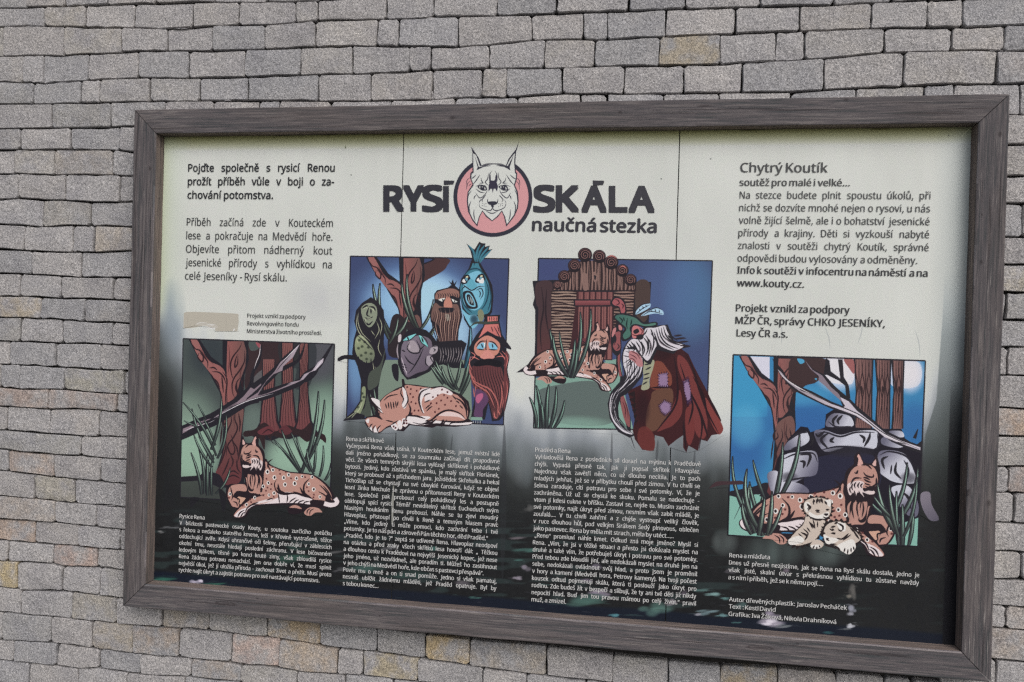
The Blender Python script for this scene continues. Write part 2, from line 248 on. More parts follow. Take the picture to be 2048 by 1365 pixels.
# ---------------------------------------------------------------- print artwork rasteriser (numpy)
class Canvas:
    def __init__(s, w, h, fmap):
        s.w, s.h, s.fmap = w, h, fmap
        s.img = np.zeros((h, w, 3), np.float32)
        s.o = (0., 0.); s.k = 1.; s.A = None; s.lastcov = None
        s.clip = None
    def at(s, ox, oy, k):
        s.o = (ox, oy); s.k = k; s.A = None
    def photo(s, p):
        p = np.asarray(p, float).reshape(-1, 2)
        p = p / s.k + s.o
        if s.A is not None:
            p = p @ s.A[:2] + s.A[2]
        return p
    def cover(s, poly):
        """anti-aliased non-zero coverage of a polygon given in canvas px -> (y0,x0,cov)"""
        x, y = poly[:, 0], poly[:, 1]
        x0 = int(max(0, np.floor(x.min()) - 1)); x1 = int(min(s.w, np.ceil(x.max()) + 2))
        y0 = int(max(0, np.floor(y.min()) - 1)); y1 = int(min(s.h, np.ceil(y.max()) + 2))
        if x1 <= x0 or y1 <= y0: return None
        S = 4; rows = (y1 - y0) * S; wd = x1 - x0
        ys = (y - y0) * S - 0.5; xs = np.clip(x - x0, 0, wd - 1e-3)
        ya, yb = ys, np.roll(ys, -1); xa, xb = xs, np.roll(xs, -1)
        dr = np.where(yb > ya, 1, -1)
        lo, hi = np.minimum(ya, yb), np.maximum(ya, yb)
        i0 = np.clip(np.ceil(lo), 0, rows).astype(int); i1 = np.clip(np.ceil(hi), 0, rows).astype(int)
        n = i1 - i0; keep = n > 0
        if not keep.any(): return None
        idx = np.repeat(np.nonzero(keep)[0], n[keep])
        st = np.repeat(np.cumsum(n[keep]) - n[keep], n[keep])
        r = i0[idx] + np.arange(len(idx)) - st
        t = (r - ya[idx]) / (yb[idx] - ya[idx])
        cx = xa[idx] + t * (xb[idx] - xa[idx])
        o = np.lexsort((cx, r)); r = r[o]; cx = cx[o]; wn = np.cumsum(dr[idx][o])
        m = (wn[:-1] != 0) & (r[:-1] == r[1:])
        a, b, rr = cx[:-1][m], cx[1:][m], r[:-1][m]
        D = np.zeros((rows, wd + 2), np.float32)
        for e, sg in ((a, 1.), (b, -1.)):
            f = np.floor(e).astype(int); q = e - f
            np.add.at(D, (rr, f), sg * (1 - q)); np.add.at(D, (rr, f + 1), sg * q)
        c = np.cumsum(D, 1)[:, :wd].reshape(y1 - y0, S, wd).mean(1)
        return y0, x0, np.clip(c, 0, 1)
    def paint(s, cov, col, col2=None, ax=None, a=1.):
        y0, x0, c = cov
        h, w = c.shape
        c = c * a
        if s.clip is not None: c = c * s.clip[y0:y0 + h, x0:x0 + w]
        v = s.img[y0:y0 + h, x0:x0 + w]
        k = np.asarray(col, np.float32) / 255.
        if col2 is not None:
            P = s.fmap(s.photo([ax[:2], ax[2:]])); d = P[1] - P[0]; L = (d * d).sum()
            yy, xx = np.mgrid[y0:y0 + h, x0:x0 + w]
            t = np.clip(((xx - P[0, 0]) * d[0] + (yy - P[0, 1]) * d[1]) / L, 0, 1)[..., None]
            k = k * (1 - t) + np.asarray(col2, np.float32) / 255. * t
        v += c[..., None] * (k - v)
    @staticmethod
    def cr(p, closed, n=5):
        p = np.asarray(p, float)
        if len(p) < 3: 
            t = np.linspace(0, 1, 6)[:, None]; return p[0] * (1 - t) + p[-1] * t
        if closed: q = np.vstack([p[-1], p, p[0], p[1]]); m = len(p)
        else: q = np.vstack([2 * p[0] - p[1], p, 2 * p[-1] - p[-2]]); m = len(p) - 1
        out = []
        for t in np.linspace(0, 1, n, endpoint=False):
            a, b, c, d = q[:m], q[1:m + 1], q[2:m + 2], q[3:m + 3]
            out.append(.5 * (2 * b + (c - a) * t + (2 * a - 5 * b + 4 * c - d) * t * t + (3 * b - a - 3 * c + d) * t ** 3))
        r = np.stack(out, 1).reshape(-1, 2)
        return r if closed else np.vstack([r, p[-1]])
    @staticmethod
    def P(z):
        if isinstance(z, str): z = np.array(z.replace(',', ' ').split(), float)
        return np.asarray(z, float).reshape(-1, 2)
    def F(s, col, z, sm=1, col2=None, ax=None, a=1., ow=0, oc=None):
        p = s.P(z)
        if sm: p = s.cr(p, True)
        c = s.cover(s.fmap(s.photo(p)))
        if c is not None: s.paint(c, col, col2, ax, a)
        if ow: s.S(oc or INK, ow, np.vstack([p[::2], p[:1]]), taper=0)
        return c
    def S(s, col, w, z, taper=1, a=1.):
        """brush stroke: taper 0 even, 1 both ends, 2 towards the end, 3 towards the start"""
        p = s.cr(s.P(z), False)
        d = np.gradient(p, axis=0); d /= np.linalg.norm(d, axis=1)[:, None] + 1e-9
        nrm = np.stack([-d[:, 1], d[:, 0]], 1)
        L = np.r_[0, np.cumsum(np.linalg.norm(np.diff(p, axis=0), axis=1))]; t = L / (L[-1] + 1e-9)
        if taper == 1: k = np.sin(np.pi * np.clip(t, .02, .98)) ** .6
        elif taper == 2: k = (1 - t * .95) ** .7
        elif taper == 3: k = (.05 + t * .95) ** .7
        else: k = np.ones_like(t)
        o = nrm * (k * w / 2)[:, None]
        c = s.cover(s.fmap(s.photo(np.vstack([p + o, (p - o)[::-1]]))))
        if c is not None: s.paint(c, col, a=a)
    def M(s, col, w, z, taper=1, a=1.):
        for q in z.split('|'): s.S(col, w, q, taper, a)
    def blob(s, col, x, y, rx, ry, a=1., rot=0.):
        """soft airbrushed spot"""
        t = np.linspace(0, 2 * np.pi, 24, endpoint=False)
        e = np.stack([np.cos(t) * rx, np.sin(t) * ry], 1)
        cr_, sr = np.cos(rot), np.sin(rot); e = e @ np.array([[cr_, sr], [-sr, cr_]]) + [x, y]
        P = s.fmap(s.photo(e)); c0 = s.fmap(s.photo([[x, y]]))[0]
        x0, y0 = np.maximum(np.floor(P.min(0)).astype(int), 0); x1 = min(int(P[:, 0].max()) + 1, s.w); y1 = min(int(P[:, 1].max()) + 1, s.h)
        if x1 <= x0 or y1 <= y0: return
        A = np.stack([P[0] - c0, P[6] - c0]); Ai = np.linalg.inv(A)
        yy, xx = np.mgrid[y0:y1, x0:x1]
        q = np.stack([xx - c0[0], yy - c0[1]], -1) @ Ai
        r = np.clip(1 - (q ** 2).sum(-1), 0, 1)
        s.paint((y0, x0, (r * r * (3 - 2 * r)).astype(np.float32)), col, a=a)
    def setclip(s, z, sm=0):
        if z is None: s.clip = None; return
        p = s.P(z)
        if sm: p = s.cr(p, True)
        c = s.cover(s.fmap(s.photo(p))); s.clip = np.zeros((s.h, s.w), np.float32)
        y0, x0, m = c; s.clip[y0:y0 + m.shape[0], x0:x0 + m.shape[1]] = m
    def blade(s, x0, y0, x1, y1, w, bend, lit=None, dark=None):
        """a grass blade: dark outlined leaf with one lit side"""
        a, b = np.array([x0, y0], float), np.array([x1, y1], float)
        d = b - a; n = np.array([-d[1], d[0]]); n /= np.linalg.norm(n)
        t = np.linspace(0, 1, 9)[:, None]
        c = a + d * t + n * (bend * 4 * t * (1 - t))
        k = ((1 - t) ** .55 * (.45 + .55 * np.minimum(1, t * 3.))) * w / 2
        k = k * .76
        s.F(INK, np.vstack([c + n * (k + w * .14), (c - n * (k + w * .14))[::-1]]), sm=0)
        d0 = np.array(dark or (70, 80, 78)) * .8; s.F(d0, np.vstack([c + n * k * .9, (c - n * k * .1)[::-1]]), sm=0, col2=lit or (135, 165, 150), ax=(x0 + (x1 - x0) * .15, y0 + (y1 - y0) * .15, x0 + (x1 - x0) * .75, y0 + (y1 - y0) * .75))
        s.F(d0 * .75, np.vstack([c - n * k * .25, (c - n * k * .85)[::-1]]), sm=0)
INK = (37, 35, 42)
# ---------------------------------------------------------------- the printed pictures
BR1, BR2, BRD = (148, 92, 90), (108, 76, 73), (58, 40, 44)
def frame_lines(c, q, w):
    q = c.P(q)
    for i in range(4):
        c.S(INK, w, [q[i], q[(i + 1) % 4]], taper=0)

def lynx(c, kit=True):
    sk, li = (178, 130, 118), (214, 200, 202)
    D = (38, 30, 36)
    # body
    c.F(D, "1070,560 1120,600 1170,636 1260,672 1360,702 1450,712 1600,728 1700,775 1800,860 1860,950 1880,1040 1830,1080 1740,1070 1700,1110 1600,1110 1560,1090 1400,1085 1250,1080 1020,1090 920,1130 870,1215 810,1235 730,1225 722,1190 770,1110 700,1100 650,1010 640,900 690,845 850,835 850,700")
    c.F(sk, "1088,590 1120,625 1170,650 1260,685 1360,715 1450,724 1600,742 1690,790 1780,870 1835,960 1845,1040 1800,1050 1640,1022 1500,1000 1420,960 1280,950 1210,1000 1060,1062 1000,1040 1030,960 960,950 900,930 870,800 870,720 1050,715")
    # belly and far leg
    c.F(li, "1235,945 1330,935 1440,950 1560,985 1625,1025 1600,1075 1480,1062 1300,1060 1100,1070 990,1072 1050,1030 1150,1000")
    c.F(sk, "850,850 720,855 672,900 660,985 700,1080 750,1125 790,1085 760,1010 720,990 760,930 870,925", sm=1)
    c.F((196, 150, 128), "780,985 870,990 830,1050 800,1075 775,1030")
    c.F(sk, "1200,940 1080,960 950,1000 880,1050 800,1110 735,1185 740,1216 800,1222 850,1195 900,1120 980,1080 1090,1060 1180,1020 1235,990")
    c.F(li, "900,1100 800,1140 740,1195 745,1216 790,1220 850,1196 890,1130 990,1075 1120,1045 1180,1010 1100,1020 960,1060")
    c.M(D, 15, "770,1225 800,1170 850,1140|800,1225 830,1180 855,1165|1000,1070 930,1085 880,1120 850,1190|800,1090 770,1120 700,1100|690,870 700,920 715,990 700,1030|720,1040 760,1060 770,1100|840,1055 900,1010 1000,985 1080,960|1010,1050 940,1075 900,1110|790,985 870,1000 830,1060|740,1000 790,1020 785,1075")
    c.F(D, "760,925 880,935 960,965 1030,965 960,1000 880,1000 800,985 750,990")
    # chest ruff
    c.F(D, "850,690 1060,690 1070,730 1050,930 1000,900 980,800 960,900 930,930 890,900 880,780 850,760")
    c.F(sk, "960,760 1000,760 1030,940 980,950 950,880", a=.95); c.F(sk, "885,740 930,740 945,900 900,860", a=.95)
    c.M(sk, 20, "1020,740 1040,800 1030,900|945,740 955,800 940,900|980,730 990,800 1000,870")
    c.M(D, 14, "1060,720 1060,800 1040,880|1000,730 1010,810 990,900|965,730 970,800 955,880|925,730 915,800 925,880")
    # haunch and belly hatching
    c.M(D, 20, "1590,780 1530,850 1530,940 1590,990 1640,1022|1215,790 1190,850 1220,930 1300,960 1420,950 1560,985")
    c.M(D, 26, "1230,840 1250,920 1330,955|1215,880 1270,945 1400,950|1400,930 1480,960 1590,1000|1480,880 1520,950 1610,1010")
    c.M(D, 15, "1250,1060 1240,1000 1235,950|1330,1060 1340,1000 1330,955|1400,1075 1430,1040 1470,1020|1450,1075 1480,1045 1530,1030|1510,1080 1540,1050 1590,1040|1350,1060 1400,1020 1440,1000|1700,850 1770,920 1840,1010|1740,860 1800,930 1850,1020|1690,930 1760,970 1830,1040|1100,1030 1150,1010 1180,1015|1170,560 1120,600 1110,660|1110,590 1120,640 1150,700")
    c.F(D, "1790,960 1850,1040 1850,1085 1770,1040")
    # tail, hind paws
    c.F(D, "1600,1030 1740,1030 1840,1060 1780,1120 1640,1110 1560,1100 1400,1090 1340,1110 1360,1180 1450,1185 1540,1150 1600,1100")
    c.S(li, 52, "1755,1065 1820,1082 1880,1078 1905,1040 1880,1005", taper=0); c.S(D, 12, "1740,1095 1820,1115 1900,1098 1932,1045 1900,990")
    c.M(sk, 34, "1360,1110 1430,1100 1500,1125"); c.F(sk, "1530,1160 1590,1110 1680,1115 1725,1150 1730,1168 1660,1168 1600,1205 1545,1195")
    c.M(D, 12, "1590,1200 1600,1150 1640,1125|1560,1190 1565,1150 1600,1120|1400,1180 1420,1140 1450,1120")
    # head
    c.F(D, "795,400 830,300 862,370 930,372 972,285 1012,330 1012,400 1070,470 1085,590 1075,700 940,735 850,710 810,640 800,560 790,500")
    c.F(sk, "820,450 850,405 905,390 960,402 1015,440 1052,520 1058,600 1045,650 1000,640 925,610 860,600 815,570 806,520")
    c.F((200, 150, 142), "935,398 950,345 975,303 990,345 985,405"); c.F((200, 160, 155), "828,395 832,335 858,385")
    c.F(D, "975,345 998,330 1003,400 985,412")
    c.F((204, 188, 188), "830,628 870,620 915,640 930,600 920,560 960,545 1010,560 1055,590 1050,650 1030,690 1005,660 985,695 965,655 915,692 930,650 880,662 835,655")
    c.M(D, 17, "860,430 900,395 950,400|845,470 850,500 900,495 930,465|870,530 900,515 930,512|860,550 890,545 925,525|820,500 820,560 850,582|940,520 1000,530 1030,590|975,450 985,480 1005,475|835,600 880,600 910,590|840,625 880,620 915,632|820,565 850,590 880,585")
    c.M(D, 13, "930,565 945,590 935,612|955,560 970,590 962,615|985,560 998,590 990,620|1010,575 1020,610 1010,640|1030,610 1035,640 1020,670|865,575 900,570 915,560|850,612 870,605 890,612|960,640 950,665 920,690|1000,640 990,670 985,700")
    # coat spots
    for x, y, r in ((1110, 705, 23), (1172, 684, 20), (1190, 770, 23), (1120, 832, 19), (1062, 872, 20), (1352, 738, 19), (1295, 772, 22), (1310, 850, 22), (1440, 780, 20), (1420, 838, 24), (1505, 758, 16), (1618, 765, 18), (1580, 845, 18), (1636, 905, 22), (1708, 990, 18), (1185, 948, 20), (1128, 970, 16), (966, 998, 18), (873, 1080, 18), (684, 958, 18)):
        e = np.linspace(0, 2 * np.pi, 9)[:-1]
        c.F((226, 212, 208), np.stack([x + r * .95 * np.cos(e), y + r * 1.15 * np.sin(e)], 1))
        c.F(D, np.stack([x + r * .5 * np.cos(e) + 2, y + r * .7 * np.sin(e)], 1))
    for x, y in ((1170, 650), (1245, 685), (1255, 728), (1320, 705), (1380, 780), (1100, 785), (1158, 845), (1112, 885), (1150, 902), (1095, 920), (1200, 900), (1580, 925), (1560, 880), (1635, 995), (1065, 972), (915, 1020), (925, 1050), (830, 1090), (675, 1000), (1540, 765), (1640, 965), (1183, 990)):
        c.S((92, 50, 52), 20, [(x - 7, y - 9), (x + 6, y + 10)])

def tree(c, d=0):
    """the two-limbed tree that pictures one, two and four share (picture one coordinates)"""
    c.F(INK, "215,395 340,395 470,590 600,690 600,395 900,400 890,500 900,620 850,800 840,1000 850,1200 830,1400 820,1700 840,1900 850,2080 560,2080 440,2020 520,1930 590,1700 610,1400 590,1100 570,1000 440,760 300,560", sm=0)
    c.F(BR1, "240,400 310,400 400,570 470,650 560,690 620,750 640,850 650,1000 630,1250 600,1100 580,990 500,830 430,740 330,600", col2=(140, 84, 82), ax=(300, 500, 600, 1000))
    c.F((140, 82, 80), "655,415 840,415 870,520 860,700 800,860 760,1030 700,1100 655,1110 650,900 645,700", sm=0, col2=(108, 76, 74), ax=(660, 500, 850, 500))
    c.F(BR2, "640,1180 790,1080 840,1200 820,1400 800,1650 820,1900 780,2030 600,2040 520,1930 590,1750 640,1500 620,1350", col2=(96, 50, 54), ax=(650, 1300, 650, 2000))
    m = ("250,440 290,500 340,520 390,590 430,650 430,720|330,550 320,600 370,650 380,590 340,545|450,720 500,715 540,745|480,760 560,770 610,820 640,900|480,820 540,880 570,960|600,760 650,850 640,1000 630,1150|590,800 600,900 610,1000"
         "|820,430 790,500 720,590 690,680 700,780 720,850|850,520 850,640 800,740 740,820 710,900 715,1000 740,1060|770,560 745,640 740,710 770,670 775,580|760,880 750,950 780,1030|800,830 760,890 770,980 810,1040|840,850 820,900 840,960"
         "|640,1240 600,1300 610,1360 650,1330 640,1270|690,1230 700,1330 650,1450 620,1560 600,1700|750,1180 740,1300 770,1400 730,1500 660,1600 640,1720|780,1230 800,1340 790,1450|700,1480 720,1560 760,1620 780,1720 770,1800|690,1540 660,1600 680,1680 720,1700 740,1640 710,1560|620,1500 640,1600 600,1750 540,1880|680,1740 640,1850 590,1950|760,1760 770,1860 810,1920|650,1930 720,1890 790,1930|640,1980 720,1940 800,1975|690,1700 720,1780 700,1850|600,1350 570,1600")
    c.M((48, 34, 40), 17, m); c.M((70, 40, 44), 9, "670,450 680,600 660,800|830,700 800,800 820,900|730,1120 720,1250 740,1400|340,480 400,580 500,680", a=.8)

def picture1(c):
    c.at(340, 610, 5.689)
    q = "150,385 1872,447 1822,2285 118,2190"
    c.F((68, 76, 76), q, sm=0)
    c.setclip(q)
    c.blob((120, 142, 128), 150, 1500, 560, 700, .95); c.blob((136, 168, 148), 250, 1700, 420, 480, .9); c.blob((128, 158, 140), 1760, 1450, 420, 700, 1.)
    c.blob((138, 170, 150), 1350, 1740, 360, 330, .95); c.blob((130, 164, 146), 1750, 1650, 300, 420, .9); c.blob((110, 128, 120), 950, 1350, 200, 300, .6)
    c.blob((50, 56, 62), 450, 560, 300, 330, .8); c.blob((84, 80, 92), 1700, 560, 260, 420, .6); c.F((58, 62, 60), "110,1990 600,1960 620,2270 110,2270", sm=0, a=.9)
    c.F((52, 36, 40), "880,410 1500,420 1420,700 1250,640 1130,880 980,900 900,1000 850,900 880,600", a=.85)
    c.F((44, 48, 52), "1250,420 1650,430 1600,900 1420,950 1440,720 1300,760", a=.7)
    c.F((72, 80, 80), "900,420 1000,420 1010,500 920,520"); c.F((86, 84, 88), "960,820 1060,740 1050,880 960,900")
    # three trunks behind
    for x0, x1, t, b in ((1280, 1400, 430, 1500), (1480, 1570, 430, 1400), (1060, 1190, 620, 1520)):
        c.F(INK, [(x0 - 12, t), (x1 + 12, t), (x1 + 8, 1000), (x1 + 45, 1320), (x1 + 130, 1480), (x1 - 40, b + 30), (x0 - 120, 1500), (x0 - 40, 1340), (x0 - 10, 1000)], sm=0)
        c.F((124, 78, 76), [(x0, t), (x1, t), (x1 - 6, 1000), (x1 + 25, 1330), (x1 + 70, 1450), (x0 - 60, 1450), (x0 - 18, 1320), (x0 + 4, 1000)], sm=0, col2=(104, 56, 60), ax=(x0, 900, x0, 1500))
        for i in range(6):
            xx = x0 + (x1 - x0) * (i + .6) / 6
            c.S((50, 32, 38), 8, [(xx, t), (xx + 9, t + 170), (xx - 8, t + 380), (xx + 6, 1000), (xx - 10 + (i - 2.5) * 8, 1200), (xx + (i - 2.5) * 22, 1440)])
    c.F((150, 70, 80), "980,425 1030,450 1020,490 990,460")
    c.F((48, 36, 40), "850,1440 960,1420 1080,1340 1200,1440 1330,1370 1500,1420 1600,1340 1640,1440 1760,1480 1775,1570 1720,1530 1640,1500 1560,1560 1440,1480 1300,1520 1150,1500 1230,1690 1160,1560 1090,1490 1075,1650 1000,1500 850,1500")
    c.F((100, 50, 56), "1000,1440 1120,1380 1190,1430 1150,1470 1040,1480"); c.M((48, 30, 36), 14, "1050,1470 1120,1420 1190,1460|1250,1460 1310,1400 1380,1450"); c.F((88, 46, 52), "1240,1440 1310,1370 1390,1440 1320,1480")
    tree(c)
    c.F(INK, "560,1930 400,1900 330,1940 120,1960 120,2010 400,2000 600,2040"); 
    # fallen branch with its fork
    c.S(INK, 150, "60,1490 200,1430 330,1370 480,1310 620,1230 760,1140 880,1070 1000,1040", taper=0); c.S(INK, 120, "960,1050 1100,1020 1300,950 1480,880 1560,790 1690,700 1760,600 1860,430", taper=2); c.S(INK, 140, "820,1100 900,1010 1020,910 1120,830 1230,720 1310,620 1400,530 1490,430", taper=2)
    c.S(INK, 60, "1180,770 1300,720 1450,640 1500,560 1540,430", taper=2); c.S(INK, 50, "900,960 930,880 950,760 1020,640 1050,440", taper=2); c.S(INK, 60, "1480,880 1560,850 1640,780 1700,700", taper=1)
    c.F((128, 112, 122), "860,1090 1000,1000 1100,860 1190,760 1260,650 1340,590 1480,445 1400,600 1290,700 1280,750 1180,790 1090,880 1000,1030 1100,1010 1200,970 1300,930 1380,880 1480,860 1530,790 1620,750 1690,650 1752,605 1740,660 1660,745 1590,770 1520,850 1400,905 1200,985 1000,1050 850,1100 700,1160 560,1260 400,1330 310,1370 145,1465 150,1410 340,1330 480,1290 620,1190 760,1110 840,1040 920,940 960,960 1040,895 1040,915 960,990 880,1060", sm=0, col2=(176, 166, 178), ax=(1200, 900, 1700, 650))
    c.M((210, 206, 214), 8, "1470,455 1360,570 1290,640|1740,620 1690,690 1640,750|1180,1010 1000,1060 860,1105 700,1180 500,1290|600,1240 470,1330 300,1380 150,1440|1030,450 1020,560 985,650 960,730")
    c.M(INK, 9, "300,1350 450,1310 600,1210 760,1120|350,1380 500,1310 620,1240|1000,1040 1150,985 1380,895|1210,760 1270,680 1380,560")
    # grass
    for b in ((360, 2160, 240, 1680, 46, 20), (390, 2150, 310, 1560, 46, 30), (430, 2170, 440, 1640, 60, -10), (480, 2170, 500, 1700, 46, -20), (520, 2150, 690, 1850, 40, 30), (500, 1760, 250, 1180, 44, -35), (530, 1720, 150, 1110, 40, 40), (520, 1600, 380, 1290, 36, 10), (500, 1800, 330, 1500, 40, 0), (470, 1650, 590, 1040, 50, 30), (540, 1750, 640, 1240, 44, 40), (480, 1850, 270, 1470, 40, -20), (330, 1400, 160, 1320, 30, 0), (410, 1300, 320, 1130, 26, 0),
              (1500, 1930, 1180, 1530, 44, 10), (1520, 1940, 1270, 1420, 52, -20), (1470, 1900, 1120, 1530, 30, 40), (1530, 1800, 1380, 1450, 36, 0), (1500, 1900, 1690, 980, 62, 45), (1580, 1760, 1760, 1080, 56, 45), (1640, 1900, 1670, 1580, 40, 0), (1700, 1960, 1745, 1600, 40, 20), (1640, 1930, 1560, 1640, 40, -20), (1600, 1900, 1440, 1500, 40, -20), (1760, 2000, 1830, 1800, 40, 20)):
        c.blade(*b, lit=(140, 172, 154), dark=(72, 84, 82))
    c.setclip(None)
    frame_lines(c, q, 13)
    c.at(340, 820, 5.689)
    c.F((34, 33, 38), "560,900 640,960 640,1080 600,1165 580,1050"); c.F((34, 33, 38), "240,1000 340,1005 290,1060 235,1110")
    lynx(c)

def picture2(c):
    c.at(670, 480, 5.535)
    q = "172,182 1926,212 1865,2050 130,1970"
    c.F((56, 68, 108), q, sm=0)
    c.setclip(q)
    c.blob((84, 124, 180), 900, 700, 900, 640, 1.); c.blob((132, 178, 214), 900, 700, 700, 460, 1.); c.blob((150, 194, 224), 1050, 640, 420, 330, .9); c.blob((146, 190, 220), 1300, 1050, 330, 380, .9); c.blob((96, 140, 186), 240, 1330, 150, 620, .9)
    c.blob((84, 124, 176), 1700, 1200, 260, 500, .5)
    c.F((70, 76, 70), "320,1640 400,1700 470,1960 250,1960", sm=0)
    c.F((72, 50, 52), "880,200 1250,210 1240,290 1190,350 1000,460 930,540 900,640 860,700 780,560 800,300"); c.F(INK, "940,205 1110,210 1000,270 950,262"); c.F((56, 68, 108), "950,215 1080,215 990,255")
    # the tree again, squeezed into this picture
    o, k, = c.o, c.k
    c.A = np.array([[.965, .0], [0., .985], [1., 1.]])
    a, b = np.array([366.2, 677.]), np.array([721., 513.])
    c.o, c.k = (340., 610.), 5.689
    S = np.array([[.97, -.02], [0.03, .97]]); c.A = np.vstack([S, b - a @ S])
    tree(c)
    c.A = None; c.o, c.k = o, k
    c.F((112, 128, 116), "400,1400 560,1330 1500,1330 1520,2000 400,2000", sm=0)
    c.F((46, 40, 44), "620,900 700,820 800,900 880,960 870,1250 600,1280")
    for bl in ((620, 1040, 420, 490, 60, -40), (600, 1100, 500, 480, 60, -50), (900, 980, 740, 470, 60, -40), (930, 1000, 800, 380, 60, -50), (640, 1080, 810, 830, 60, 30), (600, 1150, 700, 860, 50, 20), (900, 1040, 1090, 660, 44, 40), (1000, 1100, 1150, 860, 44, 20), (1040, 1110, 1120, 940, 36, 0), (740, 1180, 800, 980, 40, 10)):
        c.blade(*bl, lit=(150, 178, 160), dark=(80, 92, 84))
    # blue shouting root
    T, TL, TD = (52, 118, 140), (104, 176, 204), (30, 62, 82)
    c.F(INK, "1455,40 1500,80 1545,110 1600,20 1625,40 1665,40 1660,80 1715,65 1700,110 1745,105 1700,150 1640,200 1610,260 1680,380 1740,500 1755,620 1740,800 1700,860 1640,860 1560,940 1500,1000 1430,880 1400,700 1370,560 1400,430 1480,320 1520,200 1500,120", sm=0)
    c.F(T, "1475,55 1540,120 1600,50 1650,60 1690,90 1640,150 1590,260 1650,380 1700,480 1730,620 1710,800 1600,830 1500,830 1420,740 1385,560 1420,420 1500,320 1530,220 1515,120", a=1)
    c.F(TL, "1420,560 1430,440 1500,370 1600,350 1650,450 1660,600 1630,720 1560,780 1480,760 1420,680")
    c.M(TD, 15, "1540,110 1560,200 1540,290|1600,60 1580,150 1590,240|1650,60 1610,160 1600,250|1700,90 1630,180 1600,260|1420,400 1500,330 1600,330 1680,420|1660,420 1700,560 1670,700 1600,800|1700,480 1730,640 1690,800|1400,600 1430,720 1520,810")
    for x, y, s_ in ((1440, 440, 1), (1600, 430, -1)):
        c.F(INK, [(x - 50, y + 30), (x - 10, y - 40), (x + 40, y - 50), (x + 60, y + 10), (x, y + 50)])
        c.F((225, 230, 228), [(x - 32, y + 24), (x - 12, y - 8), (x + 8, y + 34)]); c.F((220, 205, 160), [(x + 10, y - 30), (x + 35, y - 35), (x + 20, y + 6)])
        c.F((90, 150, 175), [(x, y - 10), (x + 28, y - 20), (x + 24, y + 22)])
    c.F((225, 230, 228), "1590,470 1640,420 1645,480"); c.F((80, 160, 185), "1460,480 1510,430 1560,490 1570,520 1520,550 1465,520"); c.S(INK, 12, "1400,480 1460,530 1520,560 1590,520 1660,520")
    c.F(INK, "1420,580 1500,570 1550,640 1580,750 1480,760 1430,680"); c.F(TL, "1445,600 1490,590 1540,660 1555,740 1490,730 1450,670"); c.F(INK, "1460,615 1490,608 1530,670 1540,725 1495,715 1465,665")
    c.M((170, 190, 195), 8, "1475,625 1490,710|1495,620 1515,715|1512,645 1532,715"); c.M(INK, 12, "1400,560 1440,520 1500,560|1560,560 1620,540 1640,600 1610,660|1590,560 1610,590 1600,640")
    c.F(TL, "1400,760 1480,830 1560,830 1600,900 1540,980 1500,960 1440,860"); c.blob((30, 50, 66), 1540, 880, 60, 70, .8)
    c.F((120, 124, 100), "1580,800 1620,770 1650,820 1640,890 1600,900"); 
    # brown bearded head
    c.F(INK, "1100,600 1130,560 1250,530 1290,500 1255,450 1290,480 1305,435 1320,490 1350,450 1330,510 1390,560 1385,700 1410,850 1370,1000 1360,1190 1110,1190 1140,1060 1060,900 1050,800 1100,700", sm=0)
    c.F((140, 98, 88), "1115,610 1140,575 1240,545 1300,540 1370,570 1370,640 1300,620 1240,640 1120,660")
    c.F((112, 84, 78), "1110,700 1070,800 1075,890 1150,960 1180,1190 1340,1190 1360,1000 1390,850 1360,720 1290,720 1180,740", col2=(96, 72, 70), ax=(1200, 700, 1200, 1100))
    c.F((186, 120, 104), "1225,640 1275,640 1300,740 1250,755 1205,735"); c.F((208, 210, 205), "1150,660 1225,645 1200,685 1160,680"); c.F((208, 210, 205), "1285,650 1360,690 1310,690"); c.M(INK, 14, "1140,665 1190,690 1230,640|1280,640 1310,700 1370,690|1190,655 1200,680|1320,670 1330,692")
    c.F(INK, "1150,760 1230,750 1320,760 1300,800 1240,810 1170,800"); c.F((150, 140, 130), "1215,830 1260,825 1280,880 1240,900")
    for i in range(13):
        x = 1085 + i * 24
        c.S((44, 34, 38), 10, [(x, 760 + abs(i - 6) * 6), (x + 14, 850), (x - 4, 960), (1150 + i * 15, 1180)]); 
        if i % 2: c.S((178, 140, 126), 6, [(x + 12, 760), (x + 26, 850), (x + 8, 960), (1158 + i * 15, 1170)])
    for i in range(9): c.S(INK, 8, [(1130 + i * 27, 590), (1150 + i * 26, 615), (1140 + i * 27, 650)])
    # left hooded wood spirit
    c.F(INK, "300,700 400,635 470,680 540,780 550,900 540,1150 570,1300 520,1440 480,1640 480,1960 420,1950 360,1700 330,1860 240,1960 90,2000 200,1900 280,1780 290,1560 250,1400 190,1260 210,1100 240,1000 215,900 235,780", sm=0)
    c.F((128, 136, 118), "290,760 370,700 450,730 470,820 440,920 380,970 320,900"); c.M(INK, 18, "300,760 350,730 370,740|380,740 430,750 450,790|375,750 355,830 390,850|330,860 380,880 420,850|400,760 400,820|320,880 370,940 420,900"); c.M((170, 176, 150), 9, "315,770 345,750 365,760|395,760 425,775 440,800|350,872 380,880 410,868|330,860 350,930")
    c.F((140, 150, 118), "240,1080 300,1060 400,1170 440,1260 420,1340 340,1360 250,1290 220,1180", col2=(100, 108, 92), ax=(250, 1100, 420, 1350)); c.F((128, 138, 108), "300,1640 340,1640 330,1800 260,1950 160,1960 230,1880 290,1780")
    for x, y in ((270, 1110), (330, 1130), (300, 1180), (370, 1190), (260, 1200), (340, 1250), (400, 1260), (290, 1280), (350, 1320), (300, 1700), (290, 1780), (250, 1850), (320, 1740)): c.blob((52, 58, 50), x, y, 22, 20, .9)
